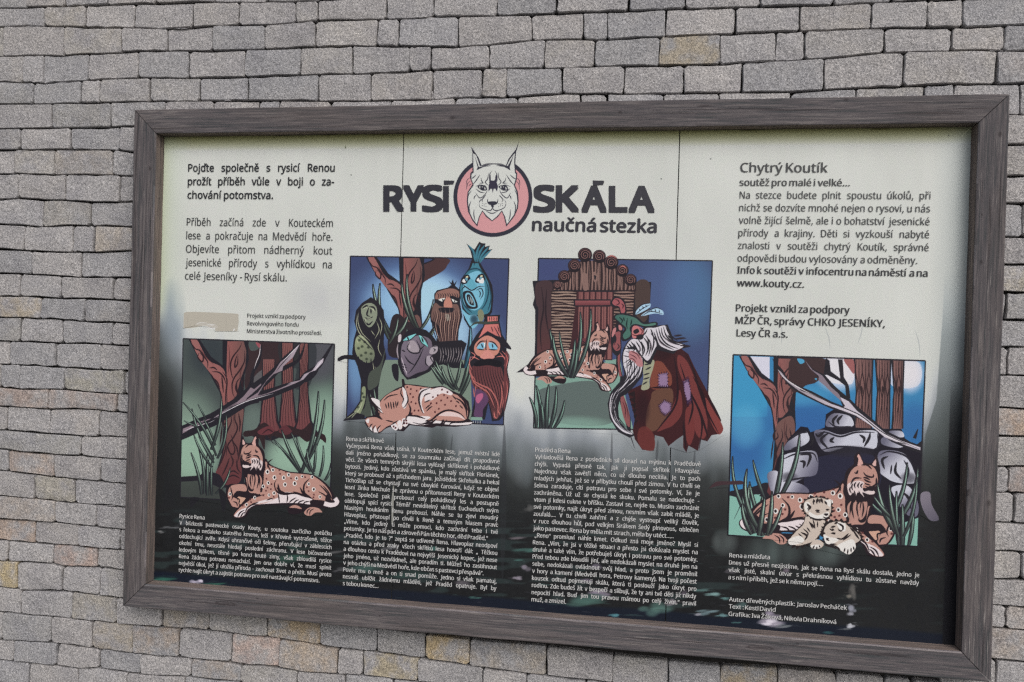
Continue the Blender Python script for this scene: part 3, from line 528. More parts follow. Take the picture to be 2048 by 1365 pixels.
    c.M((178, 182, 152), 7, "250,820 240,950 290,1060 380,1150|265,800 255,900 300,1030 400,1130|460,900 490,1000 440,1100|490,860 520,950 500,1060|500,1100 480,1200 520,1290|440,1400 480,1500 440,1640|420,1350 430,1480 390,1600|200,1960 270,1880 310,1780|160,1970 240,1900|400,1750 420,1900|440,1750 450,1900|240,1100 260,1150|400,1000 440,1060")
    c.M(INK, 12, "260,1290 270,1340|300,1330 310,1380|350,1340 350,1390|400,1310 400,1370|250,1060 330,1130 420,1220"); c.F((70, 76, 70), "380,1480 500,1380 560,1200 520,1420 480,1600 370,1660")
    c.F((34, 33, 40), "30,1315 90,1280 230,1280 240,1330 110,1320 45,1345")
    # grey-violet root face
    V, VD = (112, 102, 116), (58, 50, 62)
    c.F(INK, "745,1090 800,1010 900,970 1010,1000 1080,1060 1130,1130 1400,1110 1460,1150 1400,1320 1440,1420 1300,1420 1200,1380 1100,1400 1050,1460 900,1530 800,1550 740,1480 700,1380 690,1200 720,1060", sm=0)
    c.F(V, "760,1130 850,1080 950,1060 1060,1110 1080,1250 1040,1420 900,1480 800,1520 745,1400 730,1250", col2=(88, 78, 92), ax=(800, 1200, 1050, 1450))
    c.F((150, 140, 148), "820,1130 880,1120 930,1200 925,1240 850,1245 800,1220"); c.M(INK, 15, "830,1130 800,1200 850,1250 930,1250 940,1190 900,1110|980,1200 920,1330 850,1440 810,1480|770,1280 820,1350 890,1390|740,1220 780,1240|735,1370 790,1390|740,1400 800,1420|745,1430 800,1445|930,1230 990,1170")
    c.F((110, 196, 200), "755,1120 800,1075 900,1040 860,1080 820,1110"); c.F((110, 196, 196), "925,1060 970,1080 1035,1190 960,1140"); c.M(INK, 18, "800,1075 820,1110|960,1080 980,1140"); c.M(INK, 10, "755,1120 830,1110 900,1050|925,1055 960,1140 1035,1190|1035,1190 1010,1110 930,1040")
    c.M((190, 180, 190), 8, "745,1340 780,1440 800,1500|735,1300 760,1380|830,1160 830,1210|760,1420 800,1470"); c.F((156, 148, 156), "1060,1200 1120,1170 1150,1200 1110,1260 1050,1260"); c.F((150, 142, 152), "1020,1290 1070,1290 1090,1350 1040,1400 1010,1350"); c.M(INK, 12, "1060,1190 1140,1180 1130,1260 1060,1300 1090,1370 1030,1420|1010,1290 1005,1370 1040,1400|1090,1200 1110,1220 1090,1240")
    for i in range(9): c.M((136, 128, 132), 8, "%d,%d %d,%d %d,%d" % (1160 + i * 30, 1190, 1175 + i * 28, 1270, 1160 + i * 26, 1360))
    c.M(INK, 26, "1200,1260 1230,1300 1200,1330|1320,1240 1350,1290 1310,1310"); c.F((190, 180, 185), "705,1060 735,1050 730,1120 700,1130"); c.M((150, 140, 148), 16, "700,1150 690,1230 705,1320", taper=1)
    c.F(INK, "630,1390 700,1390 700,1560 650,1520")
    for bl in ((1200, 1600, 1060, 1400, 50, 0), (1330, 1660, 1110, 1330, 60, -30), (1360, 1660, 1250, 1360, 50, -20), (1380, 1680, 1470, 1180, 64, 40), (1390, 1720, 1520, 1240, 56, 40), (1300, 1640, 1180, 1400, 50, -20), (1240, 1600, 1090, 1380, 46, 0), (1330, 1620, 1400, 1300, 44, 10), (440, 1940, 390, 1700, 40, 0), (470, 1920, 430, 1640, 40, 0)):
        c.blade(*bl, lit=(150, 180, 160), dark=(78, 92, 86))
    c.blade(1440, 1420, 1500, 960, 70, 20, lit=(110, 176, 200), dark=(52, 110, 134))
    # red bearded dwarf
    R, RD, RL = (176, 92, 88), (92, 52, 56), (208, 110, 104)
    c.F(INK, "1560,1060 1640,960 1660,840 1830,830 1820,900 1850,1050 1900,1130 1952,1208 1880,1190 1925,1280 1900,1440 1925,1600 1900,1780 1860,1950 1820,2000 1740,2010 1700,1800 1660,1990 1500,1990 1540,1800 1560,1640 1500,1500 1480,1400 1510,1290 1480,1200", sm=0)
    c.F(RL, "1690,850 1800,848 1800,900 1690,905", sm=0); c.F(RL, "1660,940 1810,930 1840,1080 1780,1060 1690,1010 1590,1090", sm=0, col2=(190, 100, 96), ax=(1600, 950, 1800, 1050)); c.M(INK, 9, "1710,850 1712,900|1735,850 1737,900|1760,850 1762,900|1785,850 1786,900"); c.M((60, 66, 60), 30, "1500,960 1560,920 1660,920 1820,915"); c.M(INK, 10, "1760,960 1790,1010 1840,1110|1730,960 1750,1020|1800,950 1820,1030")
    c.F((196, 124, 108), "1570,1130 1680,1060 1790,1110 1830,1180 1780,1280 1600,1290 1540,1220"); c.F((110, 176, 208), "1570,1200 1620,1140 1670,1150 1640,1210"); c.F((110, 176, 208), "1700,1140 1760,1150 1800,1210 1720,1210"); c.F((225, 228, 230), "1650,1140 1680,1160 1660,1200"); c.M(INK, 14, "1560,1190 1610,1130 1680,1120|1700,1120 1760,1140 1810,1200|1620,1150 1640,1200|1740,1150 1750,1200|1575,1210 1660,1220|1700,1215 1800,1220|1680,1100 1670,1200 1690,1250")
    c.F((204, 128, 118), "1610,1290 1680,1220 1760,1280 1760,1310 1690,1330 1620,1310"); c.M(INK, 10, "1600,1300 1640,1330 1690,1320 1760,1320")
    c.F(RD, "1500,1420 1600,1380 1700,1370 1830,1400 1870,1560 1880,1750 1840,1920 1760,1980 1700,1800 1560,1660 1510,1560", col2=(120, 66, 68), ax=(1600, 1400, 1850, 1900))
    for i in range(12):
        x = 1520 + i * 28
        c.S((34, 28, 34), 9, [(x, 1400), (x + 10, 1500), (x + 40 + i * 2, 1640), (1700 + i * 15, 1800), (1740 + i * 9, 1960)])
    c.M(R, 16, "1510,1480 1540,1580 1620,1640 1700,1700 1770,1860|1500,1440 1520,1540 1600,1600 1720,1660 1800,1800 1800,1960|1490,1400 1500,1480 1560,1560|1860,1560 1880,1700 1850,1860|1840,1600 1850,1740 1820,1900|1890,1560 1900,1700 1870,1880|1530,1640 1550,1740 1560,1600"); c.M(RL, 10, "1500,1240 1550,1280 1500,1340|1850,1230 1900,1300 1870,1400|1820,1240 1880,1320 1880,1420|1500,1290 1490,1380 1520,1440|1600,1330 1540,1300 1500,1300|1780,1300 1850,1290 1900,1330|1760,1900 1770,1960 1800,1980|1800,1880 1830,1940")
    c.F((28, 26, 32), "1560,1350 1690,1320 1840,1350 1820,1410 1700,1390 1550,1400")
    c.F((88, 60, 92), "1560,1660 1660,1690 1700,1780 1640,1880 1630,1960 1540,1950 1550,1850", sm=1); c.F((176, 84, 124), "1570,1720 1630,1700 1640,1740 1590,1810 1560,1780"); c.F((118, 150, 138), "1510,1960 1630,1965 1635,2000 1500,1995", sm=0); c.M((30, 28, 34), 8, "1520,2000 1520,2040|1545,2000 1545,2045|1570,2000 1570,2050|1595,2000 1595,2050|1620,2000 1620,2050"); c.M((190, 190, 170), 6, "1532,2000 1532,2042|1558,2000 1558,2048|1583,2000 1583,2050|1608,2000 1608,2050")
    c.setclip(None)
    frame_lines(c, q, 13)
    # parts that step over the picture's edge
    c.F(INK, "1455,40 1500,80 1545,110 1600,20 1625,40 1665,40 1660,80 1715,65 1700,110 1745,105 1700,150 1640,200 1610,260 1500,260 1520,200 1500,120", sm=0)
    c.M(T, 26, "1478,60 1530,130 1550,240|1608,50 1570,150 1560,250|1655,60 1600,150 1575,250|1700,80 1630,170 1590,250|1730,112 1650,190 1600,260", taper=1); c.M(TD, 9, "1500,90 1540,180|1600,80 1580,180|1640,90 1600,190|1690,110 1620,200")
    c.F(INK, "30,1315 90,1280 170,1280 160,1320 110,1320 45,1345"); c.F(INK, "90,2000 200,1900 330,1940 330,1985 100,2002", sm=0); c.M((150, 156, 130), 8, "130,1980 200,1930 260,1880|180,1975 250,1900")
    c.F(INK, "1850,1100 1900,1130 1955,1212 1880,1185"); c.F((100, 52, 56), "1890,1240 1925,1290 1905,1440 1928,1600 1905,1780 1870,1900 1870,1500"); c.M(INK, 12, "1890,1230 1930,1290 1905,1440 1930,1600 1900,1800 1860,1960"); c.M(RL, 8, "1890,1260 1910,1330 1890,1420|1900,1560 1908,1680 1885,1800")
    # sleeping lynx
    c.at(670, 650, 5.535)
    sk, li, D = (180, 128, 116), (216, 204, 206), (38, 30, 36)
    c.F(D, "740,600 765,602 775,655 900,665 1060,690 1190,675 1310,735 1400,775 1480,850 1500,950 1480,1040 1530,1075 1500,1110 1330,1130 1130,1120 1080,1140 960,1125 830,1110 760,1180 680,1170 610,1130 560,1150 500,1200 430,1195 375,1160 330,1080 345,1020 440,1000 465,980 440,930 400,870 385,790 440,815 500,840 560,780 680,705 745,680", sm=0)
    c.F(sk, "775,670 900,678 1060,700 1150,720 1300,760 1400,800 1460,880 1470,1000 1420,1060 1200,1060 1000,1050 860,1000 830,900 800,760", sm=1)
    c.F(sk, "520,830 600,760 690,720 745,700 800,760 820,880 825,960 780,1050 730,1150 660,1100 560,1070 500,1010 480,920"); c.F(sk, "345,1040 440,1015 520,1040 620,1080 640,1100 570,1130 500,1185 430,1180 385,1140 350,1090")
    c.F(li, "950,720 1060,700 1030,760 980,800 960,880 990,980 940,920 930,810"); c.F(li, "1060,720 1190,690 1300,750 1280,780 1180,760 1080,830 1000,850 1000,780", a=.95)
    c.F(li, "800,1020 920,1010 1060,1020 1000,1070 1130,1060 1260,1080 1450,1080 1520,1078 1480,1105 1300,1110 1120,1090 960,1110 820,1090"); c.F(li, "1150,1000 1250,960 1380,990 1440,1050 1360,1020 1200,1010", a=.75)
    c.F(li, "400,810 490,835 500,900 530,980 480,930 430,870"); c.F(li, "745,690 790,740 805,860 770,930 740,880 760,800"); c.F(li, "370,1140 400,1110 420,1170 450,1120 470,1180 500,1130 480,1195 430,1190", sm=0); c.F(li, "340,1060 380,1040 370,1090")
    c.F(li, "620,1110 670,1090 700,1140 680,1168 640,1150"); c.F(li, "750,1040 800,1040 815,1090 780,1130 740,1100"); c.F(li, "690,1080 730,1060 745,1140 710,1155")
    c.M(D, 14, "560,870 575,930|590,855 600,930|615,850 628,935|645,850 655,930|670,845 682,920|700,845 690,900|385,790 430,880 500,960 540,985|410,840 460,900 520,950|540,840 600,790 700,770|745,690 730,760 760,820 740,880|790,740 810,830 780,900 750,920|560,1055 620,1070 660,1080|500,960 490,1010 530,1050|770,1060 750,1110|800,1000 780,1060|620,1110 700,1060|430,1195 420,1150 450,1110|480,1195 475,1150 510,1110|380,1150 400,1110 420,1095|520,1050 450,1015 350,1025|810,870 840,930 820,1000 790,1020")
    c.M(D, 20, "1050,700 960,740 930,820 950,920 980,990|1000,1040 900,1010 820,1010|860,1080 960,1100 1060,1060 1160,980 1260,945 1380,980 1450,1050|1130,1040 1070,1080 1000,1100|1320,800 1400,850 1450,930 1460,1030|1360,780 1430,840 1470,950|1260,1110 1310,1080 1450,1080|1170,1120 1200,1050 1180,1120 1240,1050|1040,1120 1100,1060")
    c.M(D, 14, "980,800 1010,770 1060,760|990,860 1060,830|1000,930 1060,880|1010,960 1050,920 1080,900|1150,1110 1220,1060|1340,840 1380,870|1380,890 1420,930|1300,780 1340,830")
    for x, y in ((800, 690), (840, 712), (905, 730), (950, 708), (835, 765), (865, 800), (895, 870), (845, 855), (880, 950), (925, 950), (1185, 718), (1245, 745), (1085, 800), (1138, 780), (1208, 778), (1245, 808), (1175, 838), (1285, 845), (1125, 868), (1218, 885), (1150, 930), (1108, 965), (1340, 900), (850, 980), (1062, 870), (765, 1060), (790, 1060), (770, 1090), (795, 1090), (650, 1125), (670, 1140)):
        c.S((84, 42, 46), 20, [(x - 5, y + 11), (x + 6, y - 11)])

def picture3(c):
    c.at(1020, 490, 4.763)
    q = "272,130 1928,153 1870,1770 225,1745"
    c.F((58, 72, 114), q, sm=0); c.setclip(q)
    c.blob((64, 104, 148), 1720, 480, 330, 560, .95); c.blob((70, 96, 150), 1480, 420, 400, 500, .5); c.blob((58, 66, 116), 360, 240, 260, 200, .6)
    c.F((116, 152, 140), "200,1280 1050,1080 1100,1450 1180,1780 200,1780", sm=0); c.F((86, 98, 96), "480,1330 800,1300 960,1430 960,1700 480,1700 300,1560 260,1400", a=.95); c.blob((124, 162, 148), 600, 1720, 480, 110, .7)
    c.F((116, 152, 140), "900,1095 1010,1095 1010,1150 940,1160", sm=0)
    c.setclip(None)
    frame_lines(c, q, 12)
    # old trunk left and right of the hut
    c.F(INK, "215,345 430,335 1345,355 1330,620 1320,760 1100,760 600,1000 560,1200 220,1200 60,1218 170,1140 235,1050 240,900 240,620 218,570 235,500", sm=0)
    c.F((66, 50, 54), "250,370 400,360 390,600 400,900 380,1100 270,1140 260,900 270,620 250,560", col2=(84, 52, 54), ax=(300, 600, 360, 1000)); c.F((70, 56, 54), "1200,370 1330,370 1310,700 1210,700")
    c.M((44, 34, 40), 16, "300,400 320,600 290,800 300,1000|350,420 340,640 370,850"); 
    # log gable
    W1, WD = (126, 98, 92), (46, 34, 38)
    c.F(WD, "400,430 440,360 560,240 680,150 900,150 1040,220 1120,300 1200,380 1200,440", sm=0)
    for i in range(22):
        x = 425 + i * 35.5; t = np.interp(x, [420, 560, 680, 780, 900, 1040, 1120, 1200], [425, 270, 160, 150, 170, 240, 330, 400]); c.S(W1, 14, [(x, t), (x + 8 * np.sin(i * 2.), (t + 430) / 2), (x, 432)], taper=0); c.S((150, 116, 106), 5, [(x + 12, t + 10), (x + 12 + 6 * np.sin(i * 3.), (t + 430) / 2), (x + 11, 430)])
    c.F(W1, "790,270 815,260 835,310 820,360 795,340"); c.F(INK, "803,290 820,300 815,335 803,325"); c.F(W1, "700,260 740,300 745,420 700,430 690,330")
    # plank walls
    c.F(WD, "390,440 640,440 630,850 560,1020 380,1010 400,700", sm=0); c.F(WD, "985,450 1195,440 1170,680 985,820", sm=0)
    for i in range(21):
        y = 452 + i * 27; c.S((146, 122, 110), 15, [(395, y), (450, y + 5 * np.sin(i)), (540, y - 6 * np.sin(i * 1.7)), (632 - max(0, i - 13) * 10, y + 3)], taper=0 if i % 3 else 1)
        if i < 9: c.S((140, 112, 102), 14, [(990, y), (1080, y + 6 * np.sin(i * 2)), (1185 - i * 2, y)], taper=0 if i % 3 else 1)
        if 9 < i < 20: c.S((110, 84, 80), 9, [(985, y), (1010, y)], taper=0)
    c.M(WD, 10, "400,560 500,555 630,590|400,650 520,640 630,650|400,780 630,790|520,745 560,735 600,745 560,760 520,745")
    # door
    c.F((62, 36, 42), "640,445 985,450 975,1100 560,1090", sm=0)
    for i in range(6):
        x = 655 + i * 56; c.F((112, 66, 68), [(x, 450), (x + 40, 450), (x + 34, 800), (x + 30, 1090), (x - 6, 1090), (x - 4, 700)], sm=0, col2=(132, 82, 80), ax=(x, 450, x + 40, 460)); c.S((78, 44, 50), 7, [(x + 18, 470), (x + 14, 700), (x + 18, 1000)])
    c.F(INK, "605,520 960,520 960,590 610,590", sm=0); c.F((140, 72, 76), "620,532 955,532 955,575 622,578", sm=0, col2=(104, 50, 58), ax=(700, 535, 700, 580)); c.F((104, 50, 58), "640,890 960,890 960,940 640,935", sm=0)
    # roof log ends
    for x, y, r in ((715, 97, 68), (850, 112, 63), (615, 200, 63), (965, 168, 68), (518, 303, 60), (1070, 245, 60), (1148, 335, 58), (452, 385, 42)):
        e = np.linspace(0, 2 * np.pi, 17)[:-1]
        c.F((34, 28, 34), np.stack([x + r * np.cos(e), y + r * np.sin(e)], 1))
        t = np.linspace(0, 4.2 * np.pi, 34); rr = r * (.1 + .62 * t / t[-1])
        c.S((134, 94, 90), 6, np.stack([x + rr * np.cos(t), y + rr * np.sin(t)], 1), taper=0)
        c.S((96, 66, 68), 6, np.stack([x + r * .84 * np.cos(t[:12] + 2.2), y + r * .84 * np.sin(t[:12] + 2.2)], 1))
    c.M((176, 96, 92), 12, "925,120 970,105 1020,130|1045,215 1080,205 1110,230")
    # staff head and hand
    c.F(INK, "960,540 1000,495 1070,510 1100,560 1110,650 1060,680 1030,600 970,590"); c.F((158, 78, 84), "975,545 1005,510 1055,520 1090,570 1095,640 1060,650 1040,590 990,575"); c.M((70, 36, 44), 12, "1000,520 1030,530 1040,560 1010,575|1060,560 1080,580 1070,610")
    # lynx looking at the old man
    sv = c.o, c.k
    src = np.array([[511.4, 872.7, 1], [677.8, 1004.6, 1], [470, 1033.6, 1]]); dst = np.array([[1194.7, 646.4], [1047.7, 740.4], [1219.5, 781.3]])
    c.o, c.k, c.A = (340., 820.), 5.689, np.linalg.solve(src, dst); lynx(c)
    c.A = None; c.o, c.k = sv
    for bl in ((540, 1230, 380, 800, 54, -30), (560, 1260, 410, 860, 60, -40), (575, 1270, 670, 640, 54, 40), (600, 1270, 770, 610, 50, 50), (590, 1270, 470, 830, 40, -20), (560, 1240, 620, 900, 50, 10), (590, 1270, 640, 980, 50, 10), (250, 1740, 185, 1450, 46, 20), (290, 1740, 250, 1340, 50, 20), (350, 1745, 370, 1330, 56, -10), (380, 1745, 440, 1350, 50, 20), (420, 1745, 520, 1480, 46, 20), (320, 1740, 300, 1500, 50, 0)):
        c.blade(*bl, lit=(128, 170, 152), dark=(74, 86, 86))
    # old man in a ragged cloak
    c.at(1020, 690, 4.763)
    CK, CD, CB = (112, 48, 48), (58, 28, 32), (92, 60, 50)
    c.F(CD, "1280,100 1360,-30 1480,-10 1620,30 1700,90 1760,220 1880,450 1960,620 2010,720 1990,850 1920,860 1880,920 1810,900 1790,1010 1700,960 1680,1025 1650,980 1650,860 1590,900 1510,965 1460,880 1380,860 1370,1010 1260,1000 1190,900 1170,820 1190,700 1120,440 1250,380 1330,400 1370,200 1360,150 1280,130", sm=0)
    c.F((122, 60, 48), "1370,180 1440,160 1500,230 1540,300 1520,400 1340,410", sm=1); c.F((96, 64, 52), "1370,440 1540,420 1540,600 1450,740 1380,820 1300,800 1300,640 1340,520"); c.F(CK, "1560,560 1620,430 1640,640 1560,760 1480,800 1400,820 1500,680", a=.95); c.F((118, 50, 50), "1600,100 1680,150 1760,320 1830,500 1880,700 1860,880 1780,860 1720,640 1660,400 1600,220", a=.95); c.F((112, 46, 46), "1670,640 1720,600 1760,800 1720,950 1680,900"); c.F((126, 54, 52), "1860,500 1960,660 2010,740 2030,810 1980,850 1900,700"); c.F((104, 44, 42), "1230,800 1300,780 1370,860 1370,1000 1260,990 1215,900", a=.9)
    c.M((38, 24, 30), 20, "1660,60 1740,220 1800,420 1880,640 1990,850|1620,180 1700,420 1790,600 1830,760 1800,1000|1800,600 1850,760 1890,900|1740,300 1840,480 1880,700|1560,100 1590,300 1580,560 1400,820|1340,410 1540,400|1720,480 1740,600 1700,760|1650,720 1660,860 1680,1010|1880,480 2010,720"); c.blob((42, 24, 30), 1450, 60, 130, 110, .8); c.blob((42, 24, 30), 1260, 600, 90, 220, .7)
    for z in ("1415,280 1500,265 1505,400 1415,395", "1650,350 1700,325 1720,440 1725,530 1690,560 1660,440", "1420,580 1470,530 1535,560 1530,630 1480,670 1440,640"):
        c.F((134, 108, 142), z, sm=0); p = c.P(z); ce = p.mean(0)
        nx = np.roll(p, -1, 0); pp = np.concatenate([p + (nx - p) * f for f in (.12, .37, .62, .87)])
        for v in pp: c.S((44, 26, 52), 7, [ce + (v - ce) * .8, ce + (v - ce) * 1.25], taper=0)
        c.S((60, 36, 66), 5, np.vstack([p, p[:1]])[:, :], taper=0, a=.0)
    for i in range(6): c.F((36, 26, 30), [(1120 + i * 14, 470 + i * 50), (1190 + i * 6, 440 + i * 55), (1190, 500 + i * 55)], sm=0)
    c.F((146, 148, 124), "1270,150 1370,145 1365,220 1330,330 1325,415 1250,425 1270,320", sm=1); c.M(INK, 14, "1290,160 1340,150|1280,190 1340,180|1290,240 1345,210|1270,290 1330,270|1270,330 1330,310|1262,380 1310,350")
    # staff, beard, hair
    c.F(INK, "1020,-20 1060,-20 1050,200 1080,330 1060,480 1110,560 1150,700 1150,860 1195,1005 1165,930 1110,780 1040,520 1050,300 1010,180", sm=0); c.F((140, 74, 76), "1030,0 1050,0 1045,200 1065,300 1040,300 1025,160", sm=0); c.F((136, 74, 76), "1055,490 1085,490 1135,650 1140,780 1100,740 1060,600"); c.M((60, 32, 40), 8, "1075,540 1100,620 1095,700|1090,520 1120,620 1125,700")
    c.F(INK, "1080,40 1200,-60 1340,100 1280,140 1260,300 1180,400 1110,470 1050,500 1030,600 1040,720 1110,800 1190,860 1140,885 1030,830 950,700 930,560 960,450 1040,360 1090,280 1060,120", sm=0)
    c.F((196, 192, 200), "1090,50 1180,0 1260,130 1240,280 1150,380 1060,450 1020,520 1010,640 1060,760 1170,850 1080,830 990,740 950,620 965,480 1050,400 1110,300 1080,180")
    c.M(INK, 10, "1100,60 1180,100 1080,180|1090,110 1190,130 1090,230|1200,60 1210,200 1120,330 1000,450 960,560|1230,140 1220,260 1110,380 1020,500 990,640|1250,200 1200,330 1090,430 1040,520|1130,50 1150,200 1110,300|970,500 1000,600 1040,700 1120,800|960,600 990,700 1060,790|1180,150 1180,250 1100,360|1010,450 980,560 1000,680 1050,760 1140,840|1080,100 1150,130 1110,200|1160,60 1200,130 1180,180")
    bl_ = c.cr(c.P("1090,50 1080,180 1105,290 1045,395 968,480 950,610 990,735 1085,828 1165,856"), False); br_ = c.cr(c.P("1200,10 1258,150 1238,280 1150,380 1060,455 1022,525 1012,640 1062,758 1172,850"), False)
    for i in range(1, 7):
        f = i / 7; w_ = np.sin(np.linspace(0, 9, len(bl_)) + i * 1.3)[:, None] * 5; p_ = bl_ * (1 - f) + br_ * f + w_; c.S(INK, 9, p_[i % 3 * 3:len(p_) - (i % 2) * 6:4])
    c.F((176, 112, 116), "1140,60 1200,70 1250,120 1265,200 1220,205 1180,160 1135,130"); c.M((70, 36, 44), 8, "1150,60 1210,90 1240,140|1140,90 1190,115 1210,140|1140,125 1180,140 1200,170")
    c.at(1020, 490, 4.763)
    c.F(INK, "1180,880 1280,780 1400,770 1500,760 1530,830 1560,910 1720,970 1600,1000 1560,1040 1400,1000 1340,1140 1290,1120 1200,1000 1080,990 1120,920", sm=0)
    c.F((196, 192, 200), "1290,800 1380,790 1480,770 1510,850 1550,920 1660,960 1560,1010 1460,980 1400,960 1320,1100 1260,1060 1190,970 1100,985 1160,900 1260,900")
    c.M(INK, 14, "1290,860 1340,950 1320,1060|1340,840 1400,930 1390,1020|1390,800 1420,900 1480,960 1560,1000|1440,790 1460,870 1540,930 1640,960|1480,770 1520,850 1600,920|1250,920 1280,1000 1250,1080|1200,920 1240,990 1220,1040|1150,920 1190,980 1170,1020|1310,800 1280,850 1200,900|1310,880 1320,980 1290,1060|1365,860 1370,940 1350,1020|1370,830 1410,940 1440,975|1415,790 1440,880 1500,950 1600,990|1460,780 1490,870 1560,930 1650,965|1220,900 1260,960 1260,1040|1180,940 1210,1000 1240,1060|1130,940 1170,990|1270,880 1310,940 1310,1010|1110,960 1140,985|1340,800 1370,880|1500,860 1540,900")
    c.M((110, 100, 108), 8, "1330,900 1350,980 1340,1060|1400,850 1430,930 1500,980|1230,960 1250,1010|1450,850 1510,920 1580,950")
    c.M((44, 36, 42), 18, "1560,900 1640,890 1680,890|1590,930 1700,920|1620,960 1720,965|1560,870 1640,860")
    c.F(INK, "990,680 1060,650 1200,680 1280,740 1390,735 1400,770 1300,790 1200,770 1160,800 1165,880 1080,920 1050,860 1090,800 1040,760", sm=1)
    c.F((58, 98, 90), "1000,690 1060,665 1190,695 1270,755 1380,745 1380,765 1290,775 1190,755 1140,790 1150,860 1095,900 1075,860 1110,800 1060,750", sm=1, col2=(76, 118, 106), ax=(1000, 700, 1350, 760)); c.M((26, 40, 42), 12, "1040,690 1070,720 1060,750|1120,700 1110,760 1120,800|1160,710 1150,770|1080,690 1090,730")
    c.F((190, 106, 108), "1165,790 1200,770 1260,800 1270,850 1210,860 1200,890 1165,880"); c.F(INK, "1175,820 1215,800 1230,830 1190,850"); c.M((70, 30, 40), 10, "1160,850 1200,865 1250,850|1230,790 1260,820 1250,860")
    c.F(INK, "960,850 990,790 1040,750 1080,790 1060,880 1060,1000 1020,1060 970,1000"); c.F((182, 112, 114), "985,800 1010,790 1005,835 975,880 970,850"); c.F((182, 112, 114), "1035,765 1062,775 1068,810 1040,810"); c.F((140, 74, 78), "1000,840 1050,830 1050,900 1050,990 1010,1010 980,960 1010,900"); c.M(INK, 10, "1000,850 1010,900 990,960|1020,940 1040,970 1015,1000")
    for z in ("1195,665 1210,620 1270,570 1335,560 1330,600 1260,640", "1250,680 1310,630 1390,605 1450,625 1460,668 1380,655"):
        c.F((150, 190, 220), z); c.F(INK, z, a=0)
    c.M(INK, 8, "1195,665 1260,610 1335,570|1250,682 1340,635 1455,660|1230,610 1245,630|1260,585 1275,610|1290,572 1305,595|1340,615 1350,640|1380,610 1390,640|1420,620 1425,648|1195,660 1200,620 1260,570 1335,558|1330,600 1270,645 1200,668|1300,640 1390,600 1450,622")

